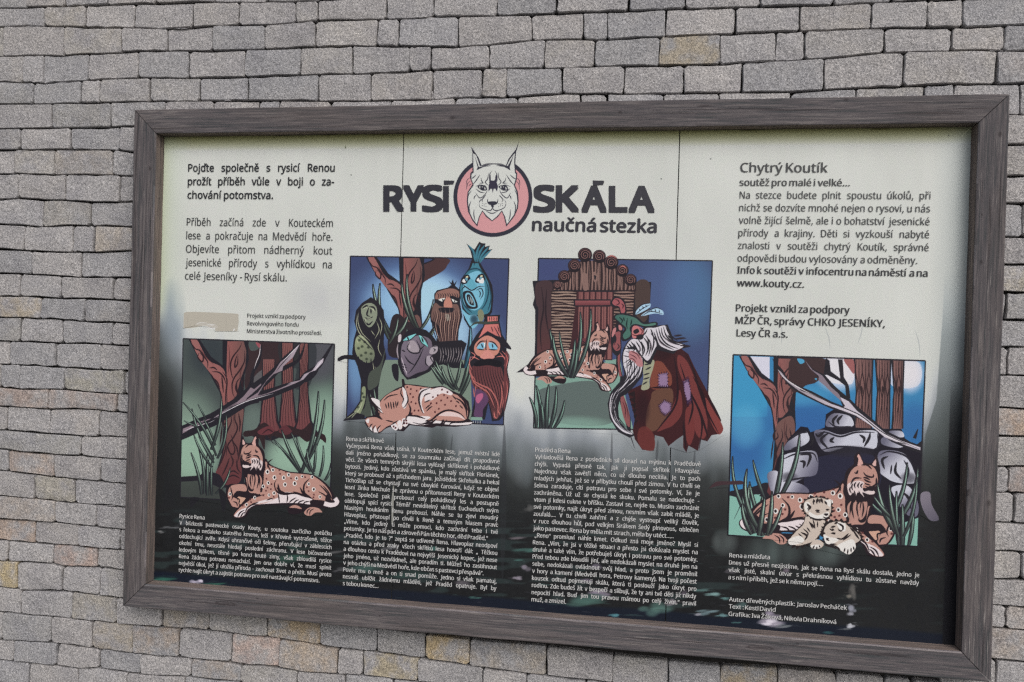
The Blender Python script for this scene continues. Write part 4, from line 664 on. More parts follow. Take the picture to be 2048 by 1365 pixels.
def picture4(c):
    c.at(1410, 700, 4.18)
    q = "235,42 1842,92 1778,1645 190,1550"
    c.F((42, 122, 178), q, sm=0); c.setclip(q)
    c.F((44, 140, 192), "240,50 520,50 520,560 230,560", sm=0); c.F((38, 102, 168), "200,560 1850,560 1850,900 1600,900 200,900", a=.0)
    c.blob((36, 92, 160), 850, 620, 500, 260, .95); c.blob((36, 92, 160), 320, 850, 260, 330, .9); c.blob((70, 160, 205), 340, 640, 180, 230, .6); c.blob((36, 96, 162), 1750, 640, 200, 260, .9); c.blob((60, 150, 200), 800, 380, 300, 120, .5)
    c.F((196, 196, 220), "360,55 540,60 540,240 500,240 400,130", sm=0); c.blob((206, 204, 224), 1120, 160, 260, 230, 1.); c.F((206, 204, 222), "1010,70 1240,80 1240,260 1180,290 1020,250", sm=1, a=.9); c.blob((208, 206, 226), 1710, 200, 150, 200, 1.); c.F((206, 204, 222), "1560,100 1790,110 1780,300 1560,300", a=.8)
    c.F((118, 172, 158), "190,1210 520,1180 520,1600 190,1560", sm=0); c.F((118, 172, 158), "1500,820 1850,820 1790,1660 1500,1640", sm=0)
    # trunks at the back
    for x0, x1 in ((1255, 1395), (1432, 1545), (1570, 1655)):
        c.F(INK, [(x0 - 16, 60), (x1 + 14, 60), (x1 + 4, 350), (x1 + 2, 660), (x0 - 14, 660), (x0 + 4, 350)], sm=0)
        c.F((130, 92, 88), [(x0, 60), (x1, 60), (x1 - 8, 350), (x1 - 8, 660), (x0 + 2, 660), (x0 + 14, 350)], sm=0, col2=(98, 72, 72), ax=(x0, 300, x1, 300))
        n = 7 if x1 - x0 > 100 else 5
        for i in range(n):
            xx = x0 + (x1 - x0) * (i + .7) / (n + .6); s_ = (i % 3 - 1) * 9
            c.S((48, 34, 38), 9, [(xx, 70), (xx + s_, 180), (xx - s_, 300), (xx + s_, 420), (xx - 6, 540), (xx + 4, 655)])
        c.F((48, 34, 38), [(x0 + 50, 300), (x0 + 64, 330), (x0 + 58, 370), (x0 + 44, 335)])
    c.F((150, 84, 84), "1160,80 1240,85 1245,200 1200,150")
    # the tree again
    sv = c.o, c.k
    a, b = np.array([366.4, 677.1]), np.array([1466.2, 710.])
    S = np.array([[1.02, .02], [-.0, .975]]); c.o, c.k = (340., 610.), 5.689; c.A = np.vstack([S, b - a @ S]); tree(c)
    c.A = None; c.o, c.k = sv
    c.F((58, 44, 46), "720,70 1010,80 1000,190 930,270 840,300 780,350 720,330"); c.F((60, 150, 195), "770,75 820,80 830,105 795,118"); c.F((60, 150, 195), "915,240 935,238 930,255")
    c.F(INK, "200,1185 380,1150 520,1110 500,1200 350,1230 240,1420 300,1260 200,1215")
    # boulders
    ST, SL, SD = (96, 95, 114), (184, 185, 198), (40, 38, 48)
    c.F((30, 28, 38), "610,900 700,740 800,640 860,650 880,690 1000,650 1010,540 1080,495 1240,540 1260,650 1440,660 1640,660 1670,740 1850,860 1790,1400 1500,1500 600,1400 560,1100", sm=0)
    c.F((40, 40, 62), "880,930 1400,880 1420,1200 900,1300", a=.8)
    for z, g in (("1015,640 1020,580 1080,530 1200,550 1240,600 1230,640 1130,645", (1050, 560, 1180, 620)), ("660,840 700,760 830,690 860,700 870,760 800,810", (680, 800, 800, 720)), ("910,690 1000,670 1130,710 1260,680 1430,680 1440,780 1400,830 1200,810 1000,850", (930, 700, 1150, 800)), ("1480,735 1560,740 1660,800 1600,820 1480,790", (1500, 750, 1650, 800)), ("640,900 800,850 930,860 935,1030 830,1070 700,1130 640,1100", (930, 1000, 740, 900)), ("1450,860 1560,840 1680,880 1740,1000 1760,1110 1600,1110 1500,1060 1450,1000", (1450, 880, 1560, 1000)), ("600,1100 800,1120 860,1200 600,1220", (800, 1180, 700, 1120)), ("1560,1150 1700,1140 1780,1280 1770,1390 1690,1380 1600,1260", (1700, 1300, 1640, 1200)), ("520,1040 610,1020 620,1180 560,1200", (520, 1100, 600, 1100)), ("1540,680 1640,680 1660,730 1560,720", (1540, 690, 1640, 730))):
        c.F(ST, z, col2=SL, ax=g)
    c.M(INK, 24, "1110,545 1070,590 1080,630|1150,545 1110,590 1120,625|1040,690 970,750 1030,830|1080,730 1050,760 1080,775|1380,690 1370,740 1330,810|1290,710 1330,740 1320,780|790,880 860,870 880,900 850,980|790,930 830,940 820,990|1530,890 1480,920 1500,1000|1600,940 1590,1020 1640,1080|1000,680 950,720 920,700|1640,1180 1700,1240 1720,1330|880,690 900,760 880,800")
    c.M(SD, 16, "930,700 1010,690 1130,725 1260,690 1420,690|1440,700 1450,800 1400,840|700,760 780,700 860,690|640,920 760,870 900,865 940,940|1460,880 1540,850 1680,890 1750,1000|1030,600 1100,645 1220,640|650,1100 760,1080 870,1060|1560,960 1550,1040|1660,920 1700,1000 1690,1080|960,840 1100,810 1250,815 1400,830|720,830 800,805")
    c.blob(SD, 1200, 850, 260, 60, .8); c.blob(SD, 700, 1060, 90, 50, .6); c.blob(SD, 1700, 1070, 90, 60, .6); c.blob(SD, 960, 740, 60, 60, .5)
    # branch
    c.F(INK, "560,70 650,170 700,260 780,300 900,350 1050,430 1150,470 1120,400 1060,330 980,280 820,70 900,160 1000,210 1090,310 1220,420 1280,480 1400,580 1500,670 1640,740 1770,790 1850,730 1815,800 1845,900 1790,860 1700,830 1560,770 1430,670 1320,590 1200,540 1050,490 900,420 780,360 700,300 620,200", sm=0)
    c.F(INK, "1010,70 1040,90 1050,180 1130,240 1110,80 1150,80 1160,230 1200,290 1215,410 1180,400 1170,300 1120,260 1020,210 990,210", sm=0)
    c.F((150, 140, 150), "605,160 640,190 700,265 780,310 800,340 900,375 1050,450 1150,485 1170,470 1120,390 1200,430 1270,510 1400,610 1510,700 1640,760 1800,815 1800,840 1650,790 1500,730 1380,630 1260,550 1140,505 1000,455 860,385 780,340 690,270 640,220", sm=0, col2=(186, 178, 190), ax=(800, 400, 1100, 480)); c.F((124, 112, 124), "830,80 900,170 980,215 1050,310 1120,370 1150,440 1060,360 1000,300 950,260 950,220 880,160", sm=0)
    c.M((214, 208, 216), 8, "610,170 670,240 790,320 950,400 1100,460|1150,490 1300,560 1420,650 1560,740 1790,820|1150,80 1170,200 1200,300"); c.M(INK, 8, "800,330 950,400 1120,470 1300,550 1500,700 1790,830|1600,770 1680,790"); c.M(INK, 30, "1780,660 1750,740", taper=3)
    for bl in ((430, 1530, 310, 1220, 46, -20), (450, 1500, 230, 890, 46, -70), (500, 1500, 370, 1100, 50, -20), (460, 1520, 480, 1220, 60, 0), (520, 1500, 560, 1180, 50, 10), (580, 1480, 720, 1200, 44, 20), (560, 1340, 650, 770, 54, 20), (620, 1240, 790, 700, 54, 40), (500, 1240, 400, 920, 40, -10), (1480, 1500, 1690, 940, 54, 50), (1570, 1480, 1780, 980, 54, 50), (1600, 1500, 1440, 1140, 56, -20), (1570, 1420, 1360, 1240, 44, -20), (1620, 1640, 1600, 1180, 50, -10), (1650, 1640, 1650, 1290, 56, 0), (1700, 1640, 1740, 1330, 46, 10), (1660, 1560, 1770, 1060, 40, 30)):
        c.blade(*bl, lit=(132, 168, 152), dark=(80, 92, 92))
    c.setclip(None); frame_lines(c, q, 12)
    # boulder peeping out and the root that leaves the picture
    c.at(1410, 890, 4.18)
    c.F((118, 112, 124), "1810,400 1880,400 1895,500 1950,600 1945,635 1880,630 1830,560 1800,470", col2=(92, 88, 102), ax=(1820, 450, 1920, 620)); c.F((62, 44, 50), "30,370 90,310 200,305 300,300 320,330 150,335 50,360", sm=1)
    # lynx and kittens
    src = np.array([[511.4, 872.7, 1], [677.8, 1004.6, 1], [470, 1033.6, 1]]); dst = np.array([[1716.9, 907.9], [1481, 1047.], [1765.3, 1112.5]])
    sv = c.o, c.k
    c.o, c.k, c.A = (340., 820.), 5.689, np.linalg.solve(src, dst); lynx(c)
    c.A = None; c.o, c.k = sv
    for bl in ((390, 750, 310, 490, 50, -20), (420, 740, 370, 330, 56, -30), (490, 760, 350, 200, 60, -70), (450, 760, 500, 440, 60, 0), (520, 760, 560, 400, 56, 10), (540, 750, 640, 520, 46, 10), (1600, 740, 1440, 320, 60, -30), (1570, 620, 1410, 430, 44, -10), (1620, 770, 1540, 330, 50, -20)):
        c.blade(*bl, lit=(150, 182, 166), dark=(84, 96, 92))
    K, KL, D = (186, 173, 162), (216, 208, 204), (38, 32, 34)
    def fuzzy(z, w):
        p = c.cr(c.P(z), True, 5); ce = p.mean(0); n = len(p)
        c.F(D, np.vstack([ce + (p[i] - ce) * (1.17 if i % 2 else 1.0) for i in range(n)]), sm=0); c.F(K, ce + (p - ce) * .95, sm=0)
    fuzzy("850,560 900,540 1010,600 990,700 930,790 860,830 760,850 700,800 760,720 820,660", 1)
    fuzzy("830,470 900,440 980,440 1040,470 1060,540 1030,610 940,620 860,590 820,540", 1)
    c.F(KL, "870,560 940,590 1030,560 1020,610 950,625 880,600"); c.F(KL, "830,490 870,480 885,530 845,560"); c.F(KL, "1000,470 1050,460 1045,520")
    c.M(D, 17, "905,455 915,480|940,445 945,480|970,445 972,478|925,545 960,552|1010,540 1035,545|850,500 880,520 860,550|870,600 930,625 1000,620|800,730 850,760 830,800|760,770 800,800|880,650 920,700|1000,470 1020,500")
    c.M(D, 11, "850,490 870,510 855,540|900,470 910,500|930,455 935,495|955,450 960,490|980,455 980,490|920,550 955,548|1010,545 1040,540|990,585 1010,580 1030,590|985,600 1010,612 1040,600|925,560 960,565|820,700 860,740 840,780|780,740 820,780|850,690 880,730|870,640 900,700|900,620 920,690|940,640 940,690|740,780 790,830|720,800 740,850"); c.F(D, "995,575 1030,575 1012,595"); c.F(KL, "700,790 790,760 830,800 780,830 710,835")
    fuzzy("1000,680 1060,640 1160,640 1240,700 1310,780 1260,830 1200,870 1100,850 1030,820 985,760", 1)
    c.F(KL, "990,750 1040,770 1120,790 1060,830 1010,820"); c.F(KL, "1100,650 1170,660 1170,720 1130,710"); c.F(KL, "1140,820 1230,790 1260,850 1230,900 1190,915 1130,880 1100,850"); c.F(K, "880,830 930,790 990,820 970,860 900,870"); c.F(KL, "885,840 960,835 960,862 900,868")
    c.M(D, 17, "1060,735 1090,745|980,735 1005,742|1110,655 1150,680 1150,715|1120,790 1160,780 1200,740|1210,690 1260,740|1050,690 1090,680|1080,660 1110,645|1000,840 1060,850 1100,870|1240,720 1290,790|1180,660 1230,690|1100,850 1130,885")
    c.M(D, 12, "1105,655 1140,670 1160,710|985,735 1000,745|1050,740 1090,735|1010,790 1040,800|970,700 990,730|1040,700 1070,720|1060,700 1080,715|1150,800 1220,750|1160,900 1170,860|1190,915 1195,870|1220,900 1220,860|1245,880 1240,850|900,870 915,840|930,878 935,850|960,860 955,840|1280,700 1310,760|1240,680 1290,720|1100,780 1140,790|1040,830 1100,830|1130,640 1170,650|1110,700 1130,720 1150,710|960,790 1000,820|1000,830 1030,838"); c.F(D, "1010,780 1035,780 1022,796")

def emblem(c):
    c.at(900, 275, 6.657)
    e = np.linspace(0, 2 * np.pi, 49)[:-1]
    W = EMB_W
    D = (46, 46, 58)
    cx, cy = 572, 795
    c.F(D, np.stack([cx + 525 * np.cos(e), cy + 532 * np.sin(e)], 1)); c.F((200, 136, 140), np.stack([cx + 474 * np.cos(e), cy + 480 * np.sin(e)], 1))
    head = "300,200 268,60 262,45 285,130 330,195 380,270 420,375 560,350 610,350 745,380 780,290 840,210 880,160 905,90 918,38 900,140 880,200 870,330 878,460 895,480 890,560 865,640 905,730 915,850 905,950 860,1050 800,1130 750,1190 720,1060 690,990 640,1060 562,1120 480,1060 435,990 395,1060 365,1190 300,1110 240,990 225,850 235,730 300,630 268,540 272,480 300,450 300,330"
    c.F(W, "300,330 300,180 480,150 700,150 880,180 872,335 745,390 560,350 420,390", sm=0)
    c.F(D, head, sm=0); c.F(W, "400,160 425,372 560,348 610,348 745,372 775,160", sm=0); c.S(D, 9, "420,375 490,355 560,350"); c.S(D, 9, "745,378 680,357 612,352"); p = c.P(head); ce = np.array([570., 640.])
    c.F(W, "308,215 350,240 400,385 560,362 610,362 750,392 800,290 865,210 855,330 865,470 882,495 875,560 850,640 892,740 900,850 890,945 845,1045 790,1120 757,1160 735,1060 692,975 635,1045 562,1108 490,1045 432,975 385,1060 358,1160 305,1090 255,985 240,850 248,735 316,640 284,550 288,490 316,470", sm=0)
    c.F(D, "325,235 385,400 470,375 555,380 450,395 355,440 370,400", sm=0); c.F(D, "850,235 770,385 700,372 612,380 720,395 805,442 795,400", sm=0)
    c.F(W, "352,262 395,380 376,400", sm=0, a=0)
    # forehead blaze
    c.F((50, 46, 64), "540,500 545,575 575,580 600,572 608,510 625,500 622,600 630,630 640,660 625,725 605,685 580,690 570,745 560,690 540,685 515,725 515,650 525,610 528,510", sm=0)
    c.M(D, 12, "555,450 530,500 528,600|600,450 625,500 628,600|515,480 500,560 470,600 520,650|645,470 650,540 680,600 630,650|415,540 420,580 440,610 390,612|740,540 735,580 705,610 765,612|350,500 310,540 275,550|400,500 340,590 300,635|800,500 850,545 890,560|750,500 810,590 860,640|340,740 400,810 470,760 500,700|810,740 760,810 690,760 660,700|350,770 325,800 320,830|790,770 810,800 815,830|480,770 430,830 440,862|655,770 705,830 690,862|390,870 400,930 480,970 540,975 565,950 600,975 660,970 730,930 745,870 720,830|390,870 410,835 430,840|500,820 505,870 530,900|640,820 632,870 605,900|480,985 560,1015 640,985|280,850 255,930 270,1010|320,960 320,1050 340,1120|850,850 875,930 860,1010|805,960 800,1050 780,1120|290,710 245,770 235,860|860,700 895,770 900,860|345,685 400,730 460,740|800,685 740,730 670,740")
    c.F(D, "505,865 540,855 600,855 625,868 605,900 585,905 580,935 560,940 545,905 525,895", sm=1)
    for x in (432, 712):
        c.F(D, [(x - 65, 655), (x - 20, 640), (x + 40, 645), (x + 62, 700), (x + 10, 712), (x - 40, 690)], sm=1); c.F(W, [(x - 42, 658), (x - 28, 650), (x - 30, 682), (x - 38, 680)]); c.F(W, [(x + 28, 660), (x + 46, 690), (x + 30, 695)]); c.F((150, 150, 150), [(x - 6, 655), (x + 8, 655), (x + 4, 670), (x - 6, 668)])
    c.M(D, 8, "340,660 400,635 460,645|690,645 740,635 810,660")
    for x, y in ((435, 880), (455, 890), (480, 885), (430, 910), (455, 915), (480, 925), (650, 885), (675, 890), (695, 880), (650, 925), (675, 912), (700, 908)): c.S(D, 9, [(x - 4, y), (x + 5, y + 2)], taper=0)
    c.M(D, 8, "268,540 230,570 215,640|275,580 235,620 218,700|285,620 250,650|880,540 920,570 935,640|875,580 915,620 928,700")
# ---------------------------------------------------------------- the information board
board = empty('information_board', 'large framed nature trail board printed with lynx pictures and Czech text', 'information board', (BW / 2, 0, Z0))
def child(o, p=None):
    o.parent = p or board; o.matrix_parent_inverse = (p or board).matrix_world.inverted() if p else Matrix.Translation(-board.location); return o
# -- print
TW = 3072; TH = int(round(TW * BH / BW))
def px2tex(p):
    q = to_plane(p); return np.stack([q[:, 0] / BW * TW, (1 - q[:, 1] / BH) * TH], 1)
cv = Canvas(TW, TH, px2tex)
X_, Z_ = np.meshgrid((np.arange(TW // 2) + .5) * 2 / TW * BW, BH - (np.arange((TH + 1) // 2) + .5) * 2 / TH * BH)
U, Vv = to_photo(X_, Z_)
def vnoise(x, y, seed):
    r = np.random.RandomState(seed).rand(64, 64)
    xi, yi = np.floor(x).astype(int), np.floor(y).astype(int); fx, fy = x - xi, y - yi
    fx = fx * fx * (3 - 2 * fx); fy = fy * fy * (3 - 2 * fy); g = lambda i, j: r[(yi + j) % 64, (xi + i) % 64]
    return (g(0, 0) * (1 - fx) + g(1, 0) * fx) * (1 - fy) + (g(0, 1) * (1 - fx) + g(1, 1) * fx) * fy
n1 = vnoise(U / 55, Vv / 95, 1); n2 = vnoise(U / 17, Vv / 60, 2); n3 = vnoise(U / 120, Vv / 160, 3); n4 = vnoise(U / 40, Vv / 7, 4); n5 = vnoise(U / 90, Vv / 14, 5)
yc = np.interp(U, [310, 335, 365, 420, 680, 800, 1050, 1430, 1640, 1850, 1890, 1925], [660, 700, 760, 800, 850, 868, 872, 900, 905, 880, 800, 720])
t = (Vv - yc + (n1 - .5) * 70 + (n2 - .5) * 36 + (n3 - .5) * 40) / 210 + .5
t = np.clip(t, 0, 1.6)
ks = [0, .18, .4, .62, .85, 1.1, 1.6]
pal = np.array([(192, 195, 191), (181, 185, 187), (134, 140, 147), (84, 90, 93), (53, 56, 57), (40, 42, 43), (34, 35, 37)], float)
B = np.stack([np.interp(t, ks, pal[:, i]) for i in range(3)], -1)
B += ((n3 - .5) * 7 + (n2 - .5) * 3)[..., None] * np.clip(1.2 - t, .3, 1)[..., None]
low = np.clip((Vv - 1010) / 70, 0, 1) * np.clip((1560 - U) / 200, .25, 1)
B = B * (1 - .1 * low[..., None])
tl = (np.clip(n4 * n5 - .38, 0, 1) * 3 * low).clip(0, .4)[..., None]; B = B * (1 - tl) + np.array([58., 76, 76]) * tl
B += (vnoise(U / 9, Vv / 9, 8)[..., None] - .5) * 5 * low[..., None]
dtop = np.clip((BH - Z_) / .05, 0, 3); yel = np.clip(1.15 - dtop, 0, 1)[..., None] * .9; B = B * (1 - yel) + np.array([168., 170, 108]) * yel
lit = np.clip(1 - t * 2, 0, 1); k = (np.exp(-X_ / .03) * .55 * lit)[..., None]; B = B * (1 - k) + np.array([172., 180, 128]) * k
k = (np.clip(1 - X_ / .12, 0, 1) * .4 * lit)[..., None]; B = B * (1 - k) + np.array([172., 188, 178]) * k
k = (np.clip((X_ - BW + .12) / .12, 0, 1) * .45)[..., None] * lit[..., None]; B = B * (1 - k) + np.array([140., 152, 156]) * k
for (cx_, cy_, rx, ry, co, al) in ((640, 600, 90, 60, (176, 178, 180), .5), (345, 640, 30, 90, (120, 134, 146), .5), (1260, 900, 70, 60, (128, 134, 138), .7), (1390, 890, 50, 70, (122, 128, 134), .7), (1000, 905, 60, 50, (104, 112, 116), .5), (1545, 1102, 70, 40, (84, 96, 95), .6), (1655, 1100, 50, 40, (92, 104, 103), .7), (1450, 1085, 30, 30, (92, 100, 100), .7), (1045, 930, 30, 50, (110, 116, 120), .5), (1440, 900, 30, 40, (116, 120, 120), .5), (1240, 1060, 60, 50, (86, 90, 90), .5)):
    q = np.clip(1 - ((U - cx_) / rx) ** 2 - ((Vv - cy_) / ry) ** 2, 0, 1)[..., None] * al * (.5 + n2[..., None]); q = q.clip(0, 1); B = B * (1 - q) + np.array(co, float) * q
xb = np.interp(Vv, [540, 640, 800, 870, 940, 1010], [1889, 1884, 1872, 1850, 1846, 1850]); k = (np.clip((U - xb) / 1.5, 0, 1) * np.clip((Vv - 540) / 130, 0, 1) * np.clip((1010 - Vv) / 110, 0, 1) * .8)[..., None]
g_ = np.clip((Vv - 600) / 330, 0, 1)[..., None]; B = B * (1 - k) + (np.array([150., 160, 164]) * (1 - g_) + np.array([60., 66, 66]) * g_) * k
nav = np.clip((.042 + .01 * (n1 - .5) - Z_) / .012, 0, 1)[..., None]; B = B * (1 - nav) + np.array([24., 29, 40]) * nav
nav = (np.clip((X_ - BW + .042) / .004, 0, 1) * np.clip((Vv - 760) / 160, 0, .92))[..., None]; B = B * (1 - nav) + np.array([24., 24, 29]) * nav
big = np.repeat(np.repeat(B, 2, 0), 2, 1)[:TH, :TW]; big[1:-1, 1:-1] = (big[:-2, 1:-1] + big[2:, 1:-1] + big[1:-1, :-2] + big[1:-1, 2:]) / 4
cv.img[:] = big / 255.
cv.at(0, 0, 1)
for x, y0, y1, w in ((1009, 850, 1160, 12), (1224, 865, 1085, 7), (1316, 880, 930, 5), (1390, 900, 960, 5), (786, 870, 1190, 2.), (905, 870, 910, 3)): cv.S((46, 48, 52), w, [(x, y0), (x - 2, (y0 + y1) / 2), (x - 4, y1)], a=.42)
cv.F((160, 160, 154), "786,972 788,972 787,1046 783,1050 783,1000", sm=0, a=.8)
for x0, y0, x1, y1 in ((1715, 690, 1725, 640), (1840, 715, 1830, 660), (1560, 640, 1562, 690), (1650, 655, 1660, 700)): cv.S((150, 156, 158), 2.2, [(x0, y0), ((x0 + x1) / 2 + 3, (y0 + y1) / 2), (x1, y1)], a=.6)
rr = np.random.RandomState(3)
for x, y, rx, ry, co, al in ((1035, 1156, 14, 6, (150, 142, 156), .8), (1050, 1137, 12, 8, (118, 112, 124), .8), (1192, 1133, 18, 8, (110, 104, 118), .8), (1202, 1188, 26, 12, (136, 126, 144), .9), (1170, 1160, 16, 7, (100, 90, 106), .7), (1345, 1206, 18, 9, (140, 132, 140), .8), (1365, 1185, 12, 8, (90, 84, 94), .7), (1055, 1101, 36, 5, (66, 104, 98), .8), (1030, 1120, 20, 3, (62, 96, 92), .7), (864, 1099, 26, 7, (58, 96, 90), .8), (1178, 1202, 70, 16, (68, 98, 92), .85), (1306, 1219, 42, 16, (78, 110, 104), .85), (1226, 1232, 16, 5, (70, 128, 140), .8), (950, 1195, 16, 3, (62, 100, 94), .8), (1085, 1170, 20, 4, (60, 88, 86), .6), (740, 1135, 60, 14, (60, 84, 80), .7), (820, 1150, 70, 10, (50, 74, 70), .6), (778, 1095, 20, 9, (100, 100, 104), .8), (925, 1165, 24, 10, (90, 86, 92), .6),
        (391, 1164, 18, 6, (166, 160, 178), .95), (400, 1163, 8, 4, (190, 184, 200), .9), (326, 1158, 40, 7, (44, 96, 82), .8), (430, 1169, 34, 5, (46, 92, 78), .7), (343, 1055, 24, 4, (96, 98, 102), .8), (319, 1064, 10, 3, (110, 110, 112), .8), (560, 1120, 60, 12, (52, 84, 74), .6), (600, 1095, 40, 8, (50, 76, 70), .5), (450, 1080, 60, 8, (60, 64, 70), .6), (370, 1045, 16, 10, (72, 76, 82), .6),
        (1400, 1181, 20, 5, (84, 116, 114), .8), (1425, 1188, 26, 6, (116, 150, 150), .85), (1448, 1197, 16, 4, (90, 130, 130), .8), (1412, 1225, 28, 6, (112, 138, 146), .85), (1442, 1231, 18, 5, (100, 140, 144), .8), (1400, 1228, 12, 5, (130, 130, 140), .7), (1473, 1245, 12, 3, (70, 110, 108), .7), (1658, 1265, 14, 3, (46, 92, 96), .7), (1702, 1180, 12, 22, (96, 94, 92), .7), (1694, 1192, 12, 8, (110, 106, 100), .7), (1704, 1216, 12, 12, (140, 142, 156), .85), (1700, 1226, 8, 6, (150, 150, 160), .7), (1702, 1252, 11, 7, (180, 182, 190), .9), (1690, 1258, 18, 4, (90, 94, 98), .7), (1540, 1243, 34, 14, (150, 144, 158), .95), (1536, 1244, 20, 10, (205, 200, 212), .95), (1545, 1230, 18, 12, (140, 132, 150), .8), (1568, 1252, 26, 5, (110, 116, 120), .7), (1480, 1208, 18, 12, (70, 92, 92), .7), (1570, 1142, 14, 10, (110, 100, 112), .6), (1462, 1142, 14, 8, (100, 96, 104), .6), (900, 1078, 20, 5, (76, 74, 82), .7), (1030, 1076, 26, 4, (98, 92, 98), .7), (672, 1105, 20, 5, (88, 88, 90), .6), (680, 1140, 22, 6, (84, 84, 88), .7), (1310, 1010, 30, 40, (66, 68, 70), .5), (1150, 1045, 20, 26, (78, 80, 82), .6), (1060, 1015, 16, 12, (84, 84, 84), .6), (1270, 1050, 40, 30, (76, 80, 80), .5)):
    for j in range(4):
        sx, sy = rr.uniform(-.5, .5) * rx, rr.uniform(-.5, .5) * ry; cv.blob(co, x + sx, y + sy, rx * rr.uniform(.35, .8), ry * rr.uniform(.35, .8), al * .8, rot=-.08)
    for j in range(3): sx, sy = rr.uniform(-1, 1) * rx, rr.uniform(-1, 1) * ry; cv.S(co, ry * .22, [(x + sx - rx * .5, y + sy), (x + sx, y + sy - .4), (x + sx + rx * .5, y + sy + rx * .04)], a=al * .3)
for j in range(150):
    x, y = rr.uniform(320, 1440), rr.uniform(1050, 1225); co = ((60, 84, 82), (70, 70, 78), (56, 66, 66))[j % 3]; w = rr.uniform(6, 22); cv.S(co, rr.uniform(1, 2.6), [(x, y), (x + w / 2, y - .5 + w * .03), (x + w, y + w * .07)], a=.3)
for x, y in ((691, 296), (702, 350), (1897, 271), (1322, 358), (1359, 570), (1421, 318)): cv.blob((70, 72, 70), x, y, 1.8, 1.8, .9)
cv.S((96, 104, 70), 1.2, "691,290 690,298"); 
for x in (420, 560, 655, 760, 905, 1180, 1500, 1760): cv.blob((96, 92, 50), x, 273 - (x - 320) * .0105, 26, 3.2, .55)
e_bg = cv.img[int(px2tex([(985, 335)])[0, 1]), int(px2tex([(985, 335)])[0, 0])] * 255
for fn in (picture1, picture2, picture3, picture4): fn(cv)
EMB_W = tuple(float(v) for v in e_bg); emblem(cv)
cv.at(340, 610, 5.689)
cv.F((168, 163, 152), "160,95 180,84 270,80 480,88 700,98 780,104 783,200 770,300 640,304 520,300 512,268 470,240 400,236 340,245 250,265 155,268", sm=0)
cv.F((176, 172, 164), "300,230 340,205 450,210 540,240 520,270 400,240", sm=1); cv.M((206, 206, 206), 14, "410,240 450,262 520,270|430,255 480,270 515,262|720,300 740,270"); cv.M((200, 200, 198), 7, "290,225 340,205 420,205|430,225 500,235|420,230 520,222"); cv.M((150, 146, 138), 4, "300,240 360,215 420,222|640,110 650,290|200,100 205,260", a=.6)
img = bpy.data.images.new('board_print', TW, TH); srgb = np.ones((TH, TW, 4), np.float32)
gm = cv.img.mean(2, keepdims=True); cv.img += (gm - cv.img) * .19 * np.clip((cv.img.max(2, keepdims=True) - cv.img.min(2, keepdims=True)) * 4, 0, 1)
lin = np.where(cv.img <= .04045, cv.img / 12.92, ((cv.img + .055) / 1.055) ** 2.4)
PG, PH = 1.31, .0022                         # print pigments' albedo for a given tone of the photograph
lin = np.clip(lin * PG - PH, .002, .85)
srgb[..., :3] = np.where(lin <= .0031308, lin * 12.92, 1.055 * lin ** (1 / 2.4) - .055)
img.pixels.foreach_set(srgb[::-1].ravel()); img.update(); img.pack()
def print_mat(name):
    mt, nt, b = material(name); ti = N(nt, 'ShaderNodeTexImage', image=img, extension='EXTEND')
    n = N(nt, 'ShaderNodeTexNoise', i_Scale=3., i_Detail=4.); g = N(nt, 'ShaderNodeNewGeometry'); nt.links.new(g.outputs['Position'], n.inputs['Vector'])
    r = ramp(nt, [(.35, (.38, .38, .38)), (.7, (.55, .55, .55))]); nt.links.new(n.outputs[0], r.inputs[0]); nt.links.new(r.outputs[0], b.inputs['Roughness'])
    nt.links.new(ti.outputs[0], b.inputs['Base Color']); b.inputs['Specular IOR Level'].default_value = .22; return mt
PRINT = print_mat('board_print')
def uvs(o):
    me = o.data; uv = me.uv_layers.new(name='uv'); co = np.zeros(len(me.vertices) * 3); me.vertices.foreach_get('co', co); co = co.reshape(-1, 3)
    vi = np.zeros(len(me.loops), int); me.loops.foreach_get('vertex_index', vi); c_ = co[vi]
    uv.data.foreach_set('uv', np.stack([c_[:, 0] / BW, (c_[:, 2] - Z0) / BH], 1).ravel().astype(np.float32))
seams = [-.03, 0.99183, 2.02261, BW + .03]
def plaincol(name, col, rough=.6):
    mt, nt, b = material(name); b.inputs['Base Color'].default_value = (*col, 1); b.inputs['Roughness'].default_value = rough; return mt
EDGE = plain('panel_core', (.05, .05, .05), amp=.2)
panels = []
for i, lab in enumerate(('left printed sheet with the resting lynx picture', 'middle printed sheet with the round lynx emblem', 'right printed sheet with the lynx family picture')):
    x0, x1 = seams[i] + .0018, seams[i + 1] - .0018; z0, z1 = Z0 - .03, Z0 + BH + .03
    bow = .0 if i != 1 else .0012
    o = mesh_obj('panel', [(x0, -bow, z0), (x1, -bow, z0), (x1, -bow, z1), (x0, -bow, z1), (x0, .005, z0), (x1, .005, z0), (x1, .005, z1), (x0, .005, z1)], [(0, 1, 2, 3), (4, 7, 6, 5), (0, 3, 7, 4), (1, 5, 6, 2), (3, 2, 6, 7), (0, 4, 5, 1)], PRINT)
    o.data.materials.append(EDGE)
    for p in o.data.polygons[1:]: p.material_index = 1
    uvs(o); child(o); o['label'] = lab; panels.append(o)
bb = mesh_obj('backing_board', [(-.06, .007, Z0 - .06), (BW + .06, .007, Z0 - .06), (BW + .06, .007, Z0 + BH + .06), (-.06, .007, Z0 + BH + .06), (-.06, .02, Z0 - .06), (BW + .06, .02, Z0 - .06), (BW + .06, .02, Z0 + BH + .06), (-.06, .02, Z0 + BH + .06)], [(0, 1, 2, 3), (4, 7, 6, 5), (0, 3, 7, 4), (1, 5, 6, 2), (3, 2, 6, 7), (0, 4, 5, 1)], plain('backing', (.03, .03, .03), amp=.2)); child(bb)
